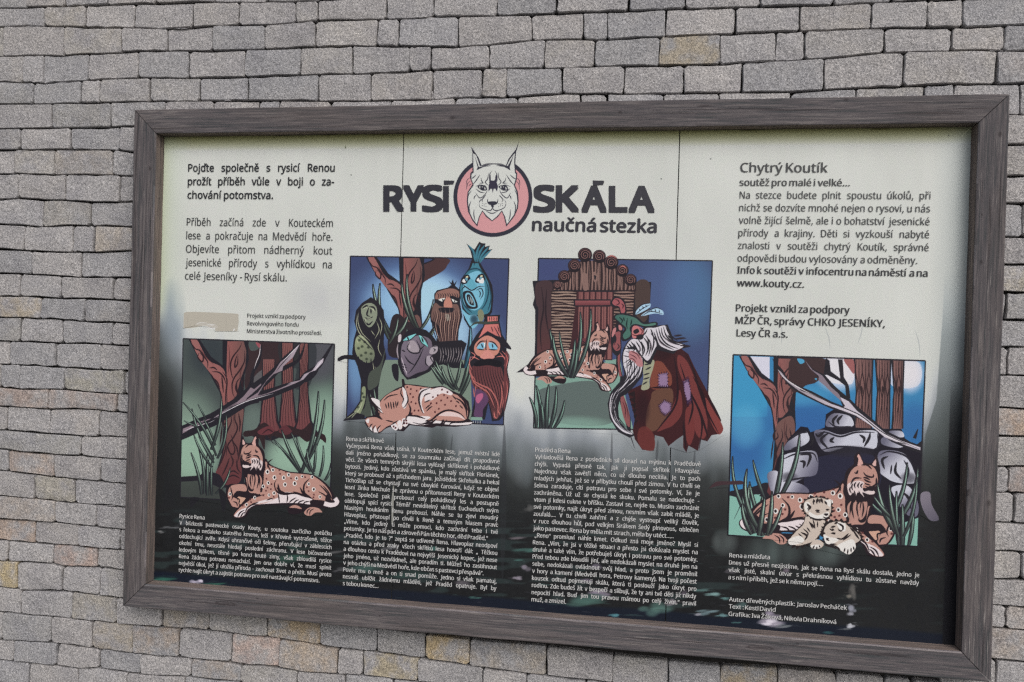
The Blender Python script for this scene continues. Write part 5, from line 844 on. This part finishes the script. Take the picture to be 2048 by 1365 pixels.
def sheet(name, label, z, parent, y=-.0016, smooth=0):
    p = pl(z)
    if smooth: p = Canvas.cr(p, True, 5)
    q = to_plane(p); o = mesh_obj(name, [(a, y, b + Z0) for a, b in q], [tuple(range(len(q)))[::-1]], PRINT)
    if o.data.polygons[0].normal.y > 0: o.data.flip_normals()
    uvs(o); child(o, parent); o['label'] = label; return o
bpy.context.view_layer.update()
sheet('picture', 'picture of a spotted lynx resting under a tree', "366,677 669,688 663,975 680,1000 677,1014 650,1018 646,1030 600,1033 560,1022 500,1022 487,1038 466,1038 463,1022 450,1018 440,1008 360,996", panels[0])
sheet('picture', 'picture of forest spirits around a sleeping lynx', "700,512 930,518 932,486 950,496 965,482 986,500 966,519 1019,520 1016,680 1024,704 1019,800 1008,853 948,856 900,858 790,866 748,868 728,845 688,842 694,725 675,722 678,712 696,705", panels[1], smooth=0)
sheet('picture', 'picture of an old man and a lynx by a log hut', "1076,516 1130,516 1155,510 1165,494 1200,496 1240,512 1262,522 1425,521 1418,760 1448,870 1400,900 1375,906 1340,895 1300,904 1270,903 1245,870 1067,858 1064,740 1045,744 1040,733 1066,715 1066,562", panels[1])
sheet('picture', 'picture of a lynx family beside boulders and trees', "1466,709 1851,721 1850,880 1852,915 1849,980 1877,1035 1862,1044 1840,1030 1836,1093 1770,1092 1768,1116 1745,1112 1712,1110 1690,1112 1630,1098 1600,1085 1455,1071 1458,975 1417,978 1430,962 1460,958", panels[2])
e_ = np.linspace(0, 2 * np.pi, 49)[:-1]; ring = [(900 + (572 + 527 * math.cos(t_)) / 6.657, 275 + (795 + 534 * math.sin(t_)) / 6.657) for t_ in e_]
ring = [p for p in ring if not (945 < p[0] < 1031 and p[1] < 340)]
i0 = max(range(len(ring)), key=lambda i: (ring[i][0] > 1031 and ring[i][1] < 350, -ring[i][1])) 
sheet('emblem', 'round pink emblem with a lynx head', ' '.join('%f,%f' % p for p in [(1032, 330), (1038, 281), (1026, 305), (1012, 332), (963, 332), (950, 305), (939, 281), (944.8, 330)] + sorted([p for p in ring if p[0] < 986], key=lambda p: p[1]) + sorted([p for p in ring if p[0] >= 986], key=lambda p: -p[1])), panels[1])
sheet('tape_patch', 'beige patch of old tape beside the sponsor text', "367,626 372,624 478,628 478,663 430,663 425,655 390,652 366,657", panels[0])

# -- lettering
def ink(name, col):
    mt, nt, b = material(name); n = N(nt, 'ShaderNodeTexNoise', i_Scale=60.); r = ramp(nt, [(.3, tuple(x * .9 for x in col)), (.7, tuple(x * 1.1 for x in col))]); nt.links.new(n.outputs[0], r.inputs[0]); nt.links.new(r.outputs[0], b.inputs['Base Color']); b.inputs['Roughness'].default_value = .45; return mt
INK_D = ink('ink_dark', (.022, .023, .028)); INK_G = ink('ink_grey', (.045, .047, .05)); INK_W = ink('ink_white', (.62, .62, .62)); INK_N = ink('ink_navy', (.024, .024, .036))
_fc = bpy.data.curves.new('measure', 'FONT'); _fo = bpy.data.objects.new('measure', _fc); C.objects.link(_fo)
_fc.resolution_u = 2
try:                                           # Blender's own bundled sans serif has all the Czech letters
    import os
    _fc.font = bpy.data.fonts.load(os.path.join(bpy.utils.system_resource('DATAFILES', path='fonts'), 'NotoSansHebrew-Regular.woff2'))
except Exception as ex: print('built-in font', ex)
_cache = {}
def glyphs(s, bold):
    k = s
    if k not in _cache:
        _fc.body = s; _fo.update_tag(); dg = bpy.context.evaluated_depsgraph_get(); me = _fo.evaluated_get(dg).to_mesh()
        v = np.zeros(len(me.vertices) * 3); me.vertices.foreach_get('co', v); v = v.reshape(-1, 3)[:, :2].copy()
        f = [tuple(p.vertices) for p in me.polygons]; _fo.evaluated_get(dg).to_mesh_clear(); _cache[k] = (v, f)
    return _cache[k]
CAP = glyphs('H', 0.)[0][:, 1].max()
class Block:
    def __init__(s): s.V, s.F = [], []
    def word(s, w, o, ux, uz, size, sx, bold):
        v, f = glyphs(w, bold)
        x0 = v[:, 0].min() if len(v) else 0
        P = o + np.outer((v[:, 0] - x0) * size * sx, ux) + np.outer(v[:, 1] * size, uz)
        sh = [(0, 0)] if bold <= 0 else [(-bold, 0), (bold, 0)] if bold < .02 else [(-bold, 0), (bold, 0), (0, bold * .8), (0, -bold * .8)]
        for j, (a_, c_) in enumerate(sh):          # heavier strokes: the glyph laid down again a hair to the side
            b = len(s.V); Q = P + (ux * a_ + uz * c_) * size
            s.V.extend((p[0], -.0024 - .00012 * j, p[1] + Z0) for p in Q); s.F.extend(tuple(i + b for i in q) for q in f)
    def line(s, text, a, b, cap, bold=0., sq=.9, loose=True):
        A, Bq, Cq = to_plane([a, b, (a[0], a[1] - cap)]); size = np.linalg.norm(Cq - A) / CAP
        L = np.linalg.norm(Bq - A); ux = (Bq - A) / L; uz = np.array([-ux[1], ux[0]])
        ws = text.split(); wd = [np.ptp(glyphs(w, bold)[0][:, 0]) for w in ws]
        tot = sum(wd) * size * sq; n = len(ws) - 1; mg = .17 * size
        if n == 0: sq *= L / tot; gap = 0
        elif loose: gap = .22 * size; sq *= (L - gap * n) / tot
        else:
            gap = (L - tot) / n
            if gap < mg: sq *= (L - mg * n) / tot; gap = mg
            elif gap > .75 * size: k_ = min(1.12, (L - .75 * size * n) / tot); sq *= k_; gap = (L - tot * k_) / n
        x = 0.
        for w, q in zip(ws, wd): s.word(w, A + ux * x, ux, uz, size, sq, bold); x += q * size * sq + gap
        return s
    def para(s, lines, a0, b0, a1, b1, cap, bold=0., ends=None, sq=.9, starts=None):
        n = len(lines) - 1
        P = [np.array(p, float) for p in (a0, b0, a1, b1)]
        for i, tx in enumerate(lines):
            f = i / max(n, 1); a = P[0] + (P[2] - P[0]) * f; b = P[1] + (P[3] - P[1]) * f
            if ends and i in ends: g_ = (ends[i] - a[0]) / (b[0] - a[0]); b = a + (b - a) * g_
            if starts and i in starts: a = a + (b - a) * ((starts[i] - a[0]) / (b[0] - a[0]))
            s.line(tx, a, b, cap, bold, sq, i in (ends or ()))
        return s
    def done(s, name, label, mat, parent):
        o = mesh_obj(name, s.V, s.F, mat); me = o.data
        if len(me.polygons) and me.polygons[0].normal.y > 0: me.flip_normals()
        child(o, parent); o['label'] = label; return o
BO = .015
Block().para(["Pojďte společně s rysicí Renou", "prožít příběh vůle v boji o za-", "chování potomstva."], (377, 343.7), (669.6, 343.7), (375.8, 397.8), (667, 399), 14.9, .02, {2: 546.3}, .92).done('lettering', 'bold invitation text at the top left', INK_D, panels[0])
Block().para(["Příběh začíná zde v Kouteckém", "lese a pokračuje na Medvědí hoře.", "Objevíte přitom nádherný kout", "jesenické přírody s vyhlídkou na", "celé Jeseníky - Rysí skálu."], (374, 452), (666, 454.5), (370.6, 559.4), (663, 565), 15.2, .006, {4: 574}, .83).done('lettering', 'introductory paragraph in thin dark letters', INK_G, panels[0])
Block().para(["Projekt vznikl za podpory", "Revolvingového fondu", "Ministerstva životního prostředí."], (495, 635.5), (611.6, 638.1), (494.2, 666.2), (644.1, 670.6), 8.0, .009, {0: 611.6, 1: 597.5, 2: 644.1}, .86).done('lettering', 'small sponsor text beside the beige tape', INK_D, panels[0])
b = Block(); b.line("Chytrý Koutík", (1480.8, 345), (1654.6, 345.6), 18.6, .016, .86); b.line("soutěž pro malé i velké...", (1479.3, 372.2), (1699, 373), 13.8, .018, .86)
b.done('heading', 'heading in large dark letters at the top right', INK_G, panels[2])
Block().para(["Na stezce budete plnit spoustu úkolů, při", "nichž se dozvíte mnohé nejen o rysovi, u nás", "volně žijící šelmě, ale i o bohatství jesenické", "přírody a krajiny. Děti si vyzkouší nabyté", "znalosti v soutěži chytrý Koutík, správné", "odpovědi budou vylosovány a odměněny."], (1479.3, 397.7), (1860.4, 399.2), (1475, 523.5), (1856, 528.8), 14.3, .006, {5: 1834.1}, .86).done('lettering', 'contest paragraph in thin dark letters', INK_G, panels[2])
b = Block(); b.line("Info k soutěži v infocentru na náměstí a na", (1474.4, 547.5), (1854.3, 554.1), 14.2, .019, .86); b.line("www.kouty.cz.", (1473.8, 573), (1607.6, 576), 14.2, .019, .9)
b.line("Projekt vznikl za podpory", (1472.1, 623.3), (1698.8, 627.8), 14.3, .018, .9); b.line("MŽP ČR, správy CHKO JESENÍKY,", (1471, 648), (1769, 654.8), 14.3, .018, .9); b.line("Lesy ČR a.s.", (1473.2, 673), (1574.8, 675.7), 14.3, .018, .9)
b.done('lettering', 'bold web address and sponsor lines', INK_D, panels[2])
Block().para(["Rysice Rena", "V blízkosti pastevecké osady Kouty, u soutoku zurčícího potůčku", "s řekou a nedaleko statného kmene, leží v křovině vystrašené, těžce", "oddechující zvíře. Kdysi uhrančivé oči šelmy, přerušující v záblescích", "okolní tmu, neustále hledají poslední záchranu. V lese bičovaném", "ledovým lijákem, těsně po konci kruté zimy, však zbloudilá rysice", "Rena žádnou potravu nenachází. Jen ona dobře ví, že musí splnit", "největší úkol, jež jí uložila příroda - zachovat život a přežít. Musí proto", "rychle najít úkryt a zajistit potravu pro své nastávající potomstvo."], (359.8, 1035.9), (663.9, 1057.6), (358.5, 1143.2), (662.4, 1167), 7.8, BO, {0: 410, 8: 639}, .86).done('lettering', 'white story text under the picture of the resting lynx', INK_W, panels[0])
Block().para(["Rena a skřítkové", "Vyčerpaná Rena však usíná. V Kouteckém lese, jemuž místní lidé", "dali jméno pohádkový, se za soumraku začínají dít prapodivné", "věci. Ze všech temných skrýší lesa vylézají skřítkové i pohádkové", "bytosti. Jediný, kdo zůstává ve spánku, je malý skřítek Floriánek,", "který se probouzí až s příchodem jara. Ježidědek Skřehulka a hekal", "Tichošlap už se chystají na své obvyklé čarování, když se objeví", "lesní žínka Mechule se zprávou o přítomnosti Reny v Kouteckém", "lese. Společně pak probouzí celý pohádkový les a postupně", "obklopují spící rysici. Téměř neviditelný skřítek Euchoduch svým", "hlasitým houkáním Renu probouzí. Náhle se tu zjeví moudrý", "Hlavoplaz, přistoupí po chvíli k Reně a temným hlasem praví:", "„Víme, kdo jediný ti může pomoci, kdo zachrání tebe i tvé", "potomky. Je to náš pán a zároveň Pán těchto hor, děd Praděd.“", "„Praděd, kdo je to ?“ zeptá se udiveně Rena. Hlavoplaz neodpoví", "na otázku a před zraky všech skřítků lesa hovoří dál: „ Těžkou", "a dlouhou cestu k Pradědovi na nejvyšší Jesenický kopec, jež nese", "jeho jméno, už nezvládneš, ale poradím ti. Můžeš ho zastihnout", "v jeho chýši na Medvědí hoře, kde občas s pastevci přespává“.", "Pověz mu o mně a on ti snad pomůže. Jedno si však pamatuj,", "nesmíš ublížit žádnému mláděti, jež Praděd opatruje. Byl by", "s tebou konec..."], (692.9, 881.7), (999.8, 899), (686.2, 1170.4), (992.4, 1195), 8.2, BO, {0: 767.8, 13: 976, 18: 967, 21: 757}, .85).done('lettering', 'white story text under the picture of the forest spirits', INK_W, panels[1])
Block().para(["Praděd a Rena", "Vyhladovělá Rena z posledních sil dorazí na mýtinu k Pradědově", "chýši. Vypadá přesně tak, jak ji popsal skřítek Hlavoplaz.", "Najednou však zavětří něco, co už dlouho necítila. Je to pach", "mladých jehňat, jež se v příbytku choulí před zimou. V tu chvíli se", "šelma zaraduje, cítí potravu pro sebe i své potomky. Ví, že je", "zachráněna. Už už se chystá ke skoku. Pomalu se nadechuje -", "vtom jí kdesi cukne v bříšku. Zastaví se, nejde to. Musím zachránit", "své potomky, najít úkryt před zimou, nesmím však zabít mládě, je", "zoufalá.... V tu chvíli zahřmí a z chýše vystoupí veliký člověk,", "v ruce dlouhou hůl, pod velkým širákem šedý plnovous, oblečen", "jako pastevec. Rena by měla mít strach, měla by utéct.....", "„Reno“ promluví náhle kmet. Odkud zná moje jméno? Myslí si", "Rena. „Vím, že jsi v těžké situaci a přesto jsi dokázala myslet na", "druhé a také vím, že potřebuješ úkryt i potravu pro své potomky.", "Před tebou zde bloudili jiní, ale nedokázali myslet na druhé jen na", "sebe, nedokázali ovládnout svůj hlad, a proto jsem je proměnil", "v hory a kamení (Medvědí hora, Petrovy kameny). Na tvoji počest", "kousek odtud pojmenuji skálu, která ti poslouží jako úkryt pro", "rodinu. Zde budeš žít v bezpečí a slibuji, že ty ani tvé děti již nikdy", "nepocítí hlad. Buď jim tou pravou mámou po celý život.“ pravil", "muž, a zmizel."], (1070.5, 903.5), (1401.3, 918.2), (1063.2, 1202.6), (1391, 1226), 8.5, BO, {0: 1140.6, 11: 1347, 21: 1132.2}, .845, {12: 1069.5}).done('lettering', 'white story text under the picture of the log hut', INK_W, panels[1])
b = Block(); b.line("Rena a mláďata", (1458.5, 1114.6), (1539.5, 1118.7), 8.5, BO, .84)
b.para(["Dnes už přesně nezjistíme, jak se Rena na Rysí skálu dostala, jedno je", "však jisté, skalní útvar s překrásnou vyhlídkou tu zůstane navždy", "a s ním i příběh, jež se k němu pojí...."], (1457.8, 1129), (1837.8, 1154.6), (1456.4, 1158.3), (1836.5, 1186), 8.5, BO, {2: 1645.7}, .87)
b.done('lettering', 'white story text under the picture of the lynx family', INK_W, panels[2])
b = Block(); b.line("Autor dřevěných plastik:  Jaroslav Pecháček", (1458, 1202.4), (1693.3, 1219.8), 8.4, BO, .9); b.line("Text : Kestl David", (1457.4, 1216.5), (1550.7, 1223.7), 8.4, BO, .9); b.line("Grafika:  Iva Žáková, Nikola Drahníková", (1457, 1231.5), (1671.7, 1247.9), 8.4, BO, .9)
b.done('lettering', 'white credits at the bottom right', INK_W, panels[2])
# title, letter by letter
b = Block(); kx, ox, oy = 3.413, 740, 350
def letter(ch, x0, x1, yt, yb, bold=10.5):
    v, f = glyphs(ch, 0); mn, mx = v.min(0), v.max(0); v = v.copy()
    w = (v - mn) / (mx - mn); r0 = bold
    for j, (gx, gy) in enumerate(((-1, -1), (1, -1), (-1, 1), (1, 1), (0, -1), (0, 1), (-1, 0), (1, 0), (0, 0))):
        px = np.stack([ox + (x0 + r0 + w[:, 0] * (x1 - x0 - 2 * r0) + r0 * gx) / kx, oy + (yb - r0 + w[:, 1] * (yt - yb + 2 * r0) + r0 * gy) / kx], 1)
        P = to_plane(px); k_ = len(b.V); b.V.extend((p[0], -.0024 - .00008 * j, p[1] + Z0) for p in P); b.F.extend(tuple(i + k_ for i in q) for q in f)
def quad(z):
    p = to_plane(pl(z) / kx + [ox, oy]); k_ = len(b.V); b.V.extend((q[0], -.0034, q[1] + Z0) for q in p); b.F.append(tuple(range(k_, k_ + len(p)))[::-1])
for ch, x0, x1, yt, yb in (('R', 92, 234, 72, 252), ('Y', 226, 370, 72, 252), ('S', 356, 500, 68, 257), ('S', 1114, 1266, 68, 260), ('K', 1268, 1428, 72, 258), ('A', 1443, 1616, 74, 260), ('L', 1630, 1758, 76, 260), ('A', 1764, 1943, 76, 262)): letter(ch, x0, x1, yt, yb)
quad("500,78 540,78 540,254 500,254"); quad("506,40 578,41 570,66 506,70"); quad("1521,40 1600,42 1592,70 1524,74")
b.done('heading', 'large dark navy trail title split by the lynx emblem', INK_N, panels[1])
b = Block(); b.line("naučná stezka", (1065, 462), (1312, 466), 25, .032, 1.); b.done('heading', 'second title line in rounded dark letters', INK_N, panels[1])
bpy.data.objects.remove(_fo)

# ---------------------------------------------------------------- timber frame
def timber(name, seed, streak=.5, dark=1., knots=(), inner=False):
    mt, nt, bs = material(name); L = nt.links.new
    tc = N(nt, 'ShaderNodeTexCoord')
    def mp(sx, sy, sz, off=0.):
        n = N(nt, 'ShaderNodeMapping'); n.inputs['Scale'].default_value = (sx, sy, sz); n.inputs['Location'].default_value = (seed * 3.1 + off, seed * 1.7, off); L(tc.outputs['Object'], n.inputs['Vector']); return n.outputs[0]
    def noise(v, s=1., det=4., r=.6, dist=0.):
        n = N(nt, 'ShaderNodeTexNoise', i_Scale=s, i_Detail=det, i_Roughness=r, i_Distortion=dist); L(v, n.inputs['Vector']); return n.outputs[0]
    big = noise(mp(2.2, 9, 9), det=3.)
    fine = noise(mp(4., 120, 120), det=5., r=.75, dist=.6)
    base = ramp(nt, [(.36, (.060 * dark, .068 * dark, .074 * dark)), (.5, (.114 * dark, .104 * dark, .113 * dark)), (.64, (.195 * dark, .18 * dark, .18 * dark))]); L(fine, base.inputs[0])
    c = mixc(nt, .85, base.outputs[0], mixc(nt, big, (.72, .70, .72), (1.35, 1.3, 1.26)), 'MULTIPLY')
    st = ramp(nt, [(.60, (0, 0, 0)), (.70, (1, 1, 1))]); L(noise(mp(7., 230, 230, 4.), det=2.), st.inputs[0])
    pa = ramp(nt, [(.42, (0, 0, 0)), (.62, (1, 1, 1))]); L(noise(mp(3., 14, 14, 9.), det=2.), pa.inputs[0])
    f = math_(nt, 'MULTIPLY', math_(nt, 'MULTIPLY', st.outputs[0], pa.outputs[0]), streak)
    c = mixc(nt, f, c, (.30, .275, .265))
    ck = ramp(nt, [(.33, (1, 1, 1)), (.38, (0, 0, 0))]); L(noise(mp(1.6, 90, 90, 2.), det=3., r=.5), ck.inputs[0])
    c = mixc(nt, math_(nt, 'MULTIPLY', ck.outputs[0], .55), c, (.03, .024, .027))
    br = ramp(nt, [(.5, (0, 0, 0)), (.75, (1, 1, 1))]); L(noise(mp(1.3, 5, 5, 13.), det=2.), br.inputs[0])
    c = mixc(nt, math_(nt, 'MULTIPLY', br.outputs[0], .3), c, (.13, .10, .085))
    vo = N(nt, 'ShaderNodeTexVoronoi', i_Scale=1.); L(mp(2.1, 12, 12, 5.), vo.inputs['Vector'])
    kn = ramp(nt, [(.0, (1, 1, 1)), (.07, (.3, .3, .3)), (.085, (1, 1, 1)), (.11, (0, 0, 0))]); L(vo.outputs['Distance'], kn.inputs[0])
    c = mixc(nt, math_(nt, 'MULTIPLY', kn.outputs[0], .7), c, (.035, .026, .028))
    for kx_, kz_, kr in knots:                    # knots where the photographed timber has them
        mpk = N(nt, 'ShaderNodeMapping'); mpk.vector_type = 'POINT'; mpk.inputs['Location'].default_value = (-kx_ / kr / 1.5, 0, -kz_ / kr); mpk.inputs['Scale'].default_value = (1 / kr / 1.5, 0, 1 / kr); L(tc.outputs['Object'], mpk.inputs['Vector'])
        ln = N(nt, 'ShaderNodeVectorMath', operation='LENGTH'); L(mpk.outputs[0], ln.inputs[0])
        dd = math_(nt, 'ADD', ln.outputs['Value'], math_(nt, 'MULTIPLY', big, .5))
        kr_ = ramp(nt, [(.0, (.9, .9, .9)), (.45, (.8, .8, .8)), (.52, (.25, .25, .25)), (.62, (.95, .95, .95)), (.7, (.3, .3, .3)), (1., (0, 0, 0))]); L(dd, kr_.inputs[0])
        c = mixc(nt, math_(nt, 'MULTIPLY', kr_.outputs[0], .85), c, (.03, .024, .026))
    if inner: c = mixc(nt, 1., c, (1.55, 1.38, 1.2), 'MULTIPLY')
    L(c, bs.inputs['Base Color']); bs.inputs['Roughness'].default_value = .8; bs.inputs['Specular IOR Level'].default_value = .3
    bp = N(nt, 'ShaderNodeBump', i_Strength=.7, i_Distance=.0025); L(math_(nt, 'SUBTRACT', fine, math_(nt, 'MULTIPLY', ck.outputs[0], .5)), bp.inputs['Height']); L(bp.outputs[0], bs.inputs['Normal'])
    return mt
W2, D2 = RAILW, DEPTH
prof = [(0., .006), (0., -D2 + .005), (.0012, -D2 + .0016), (.0052, -D2), (W2 * .5, -D2 - .0006), (W2 - .004, -D2), (W2 - .001, -D2 + .0015), (W2, -D2 + .005), (W2, YW - .004), (W2 * .3, YW - .004)]
def rail(name, L_, ang, ctr, seed, streak, dark, label, kn=()):
    n = 26; V = []; r_ = random.Random(seed)
    for i in range(n + 1):
        s_ = -1 + 2 * i / n; wob = r_.uniform(-.0007, .0007) if 0 < i < n else 0; wo2 = r_.uniform(-.0009, .0009) if 0 < i < n else 0
        for j, (u, y) in enumerate(prof):
            e = L_ / 2 + u - .0015; V.append((s_ * e, y + (wob if y < 0 else 0), u + (wo2 if u > .05 else wob) ))
    m_ = len(prof); F = []
    for i in range(n):
        for j in range(m_):
            k = (j + 1) % m_; F.append((i * m_ + j, i * m_ + k, (i + 1) * m_ + k, (i + 1) * m_ + j))
    F.append(tuple(range(m_))[::-1]); F.append(tuple(n * m_ + j for j in range(m_)))
    kl = []
    for kx_, ky_, kr in kn:
        q = to_plane([(kx_, ky_)], -D2)[0]; dx, dz = q[0] - ctr[0], q[1] + Z0 - ctr[2]; ca, sa = math.cos(ang), math.sin(ang)
        kl.append((dx * ca - dz * sa, dx * sa + dz * ca, kr))
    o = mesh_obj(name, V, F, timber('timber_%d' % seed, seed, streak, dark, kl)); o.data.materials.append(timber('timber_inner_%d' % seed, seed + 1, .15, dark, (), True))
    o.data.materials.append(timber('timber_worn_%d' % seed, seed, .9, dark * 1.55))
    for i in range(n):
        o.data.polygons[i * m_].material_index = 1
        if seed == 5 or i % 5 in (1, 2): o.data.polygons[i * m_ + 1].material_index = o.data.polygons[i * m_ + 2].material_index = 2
    bm_ = bmesh.new(); bm_.from_mesh(o.data); bmesh.ops.recalc_face_normals(bm_, faces=bm_.faces); bm_.to_mesh(o.data); bm_.free()
    o.parent = board; o.rotation_euler = (0, ang, 0); o.location = Vector(ctr) - Vector(board.location); o['label'] = label; return o
rail('frame_rail', BW, 0, (BW / 2, 0, Z0 + BH), 3, .5, .86, 'weathered top rail of the frame', ((905, 236, .014), (1692, 200, .010), (1480, 216, .008), (1240, 225, .009)))
rail('frame_rail', BW, math.pi, (BW / 2, 0, Z0), 5, .7, .93, 'weathered bottom rail of the frame', ((515, 1197, .008), (760, 1232, .006), (1595, 1287, .007)))
rail('frame_rail', BH, -math.pi / 2, (0, 0, Z0 + BH / 2), 8, .6, .85, 'left upright of the frame', ((300, 338, .011), (305, 410, .006), (272, 676, .004), (286, 673, .004)))
rail('frame_rail', BH, math.pi / 2, (BW, 0, Z0 + BH / 2), 12, 1.2, .83, 'right upright of the frame with pale raised grain', ((1977, 1007, .017), (1935, 985, .02), (2000, 269, .012), (1962, 525, .01), (1964, 430, .006)))
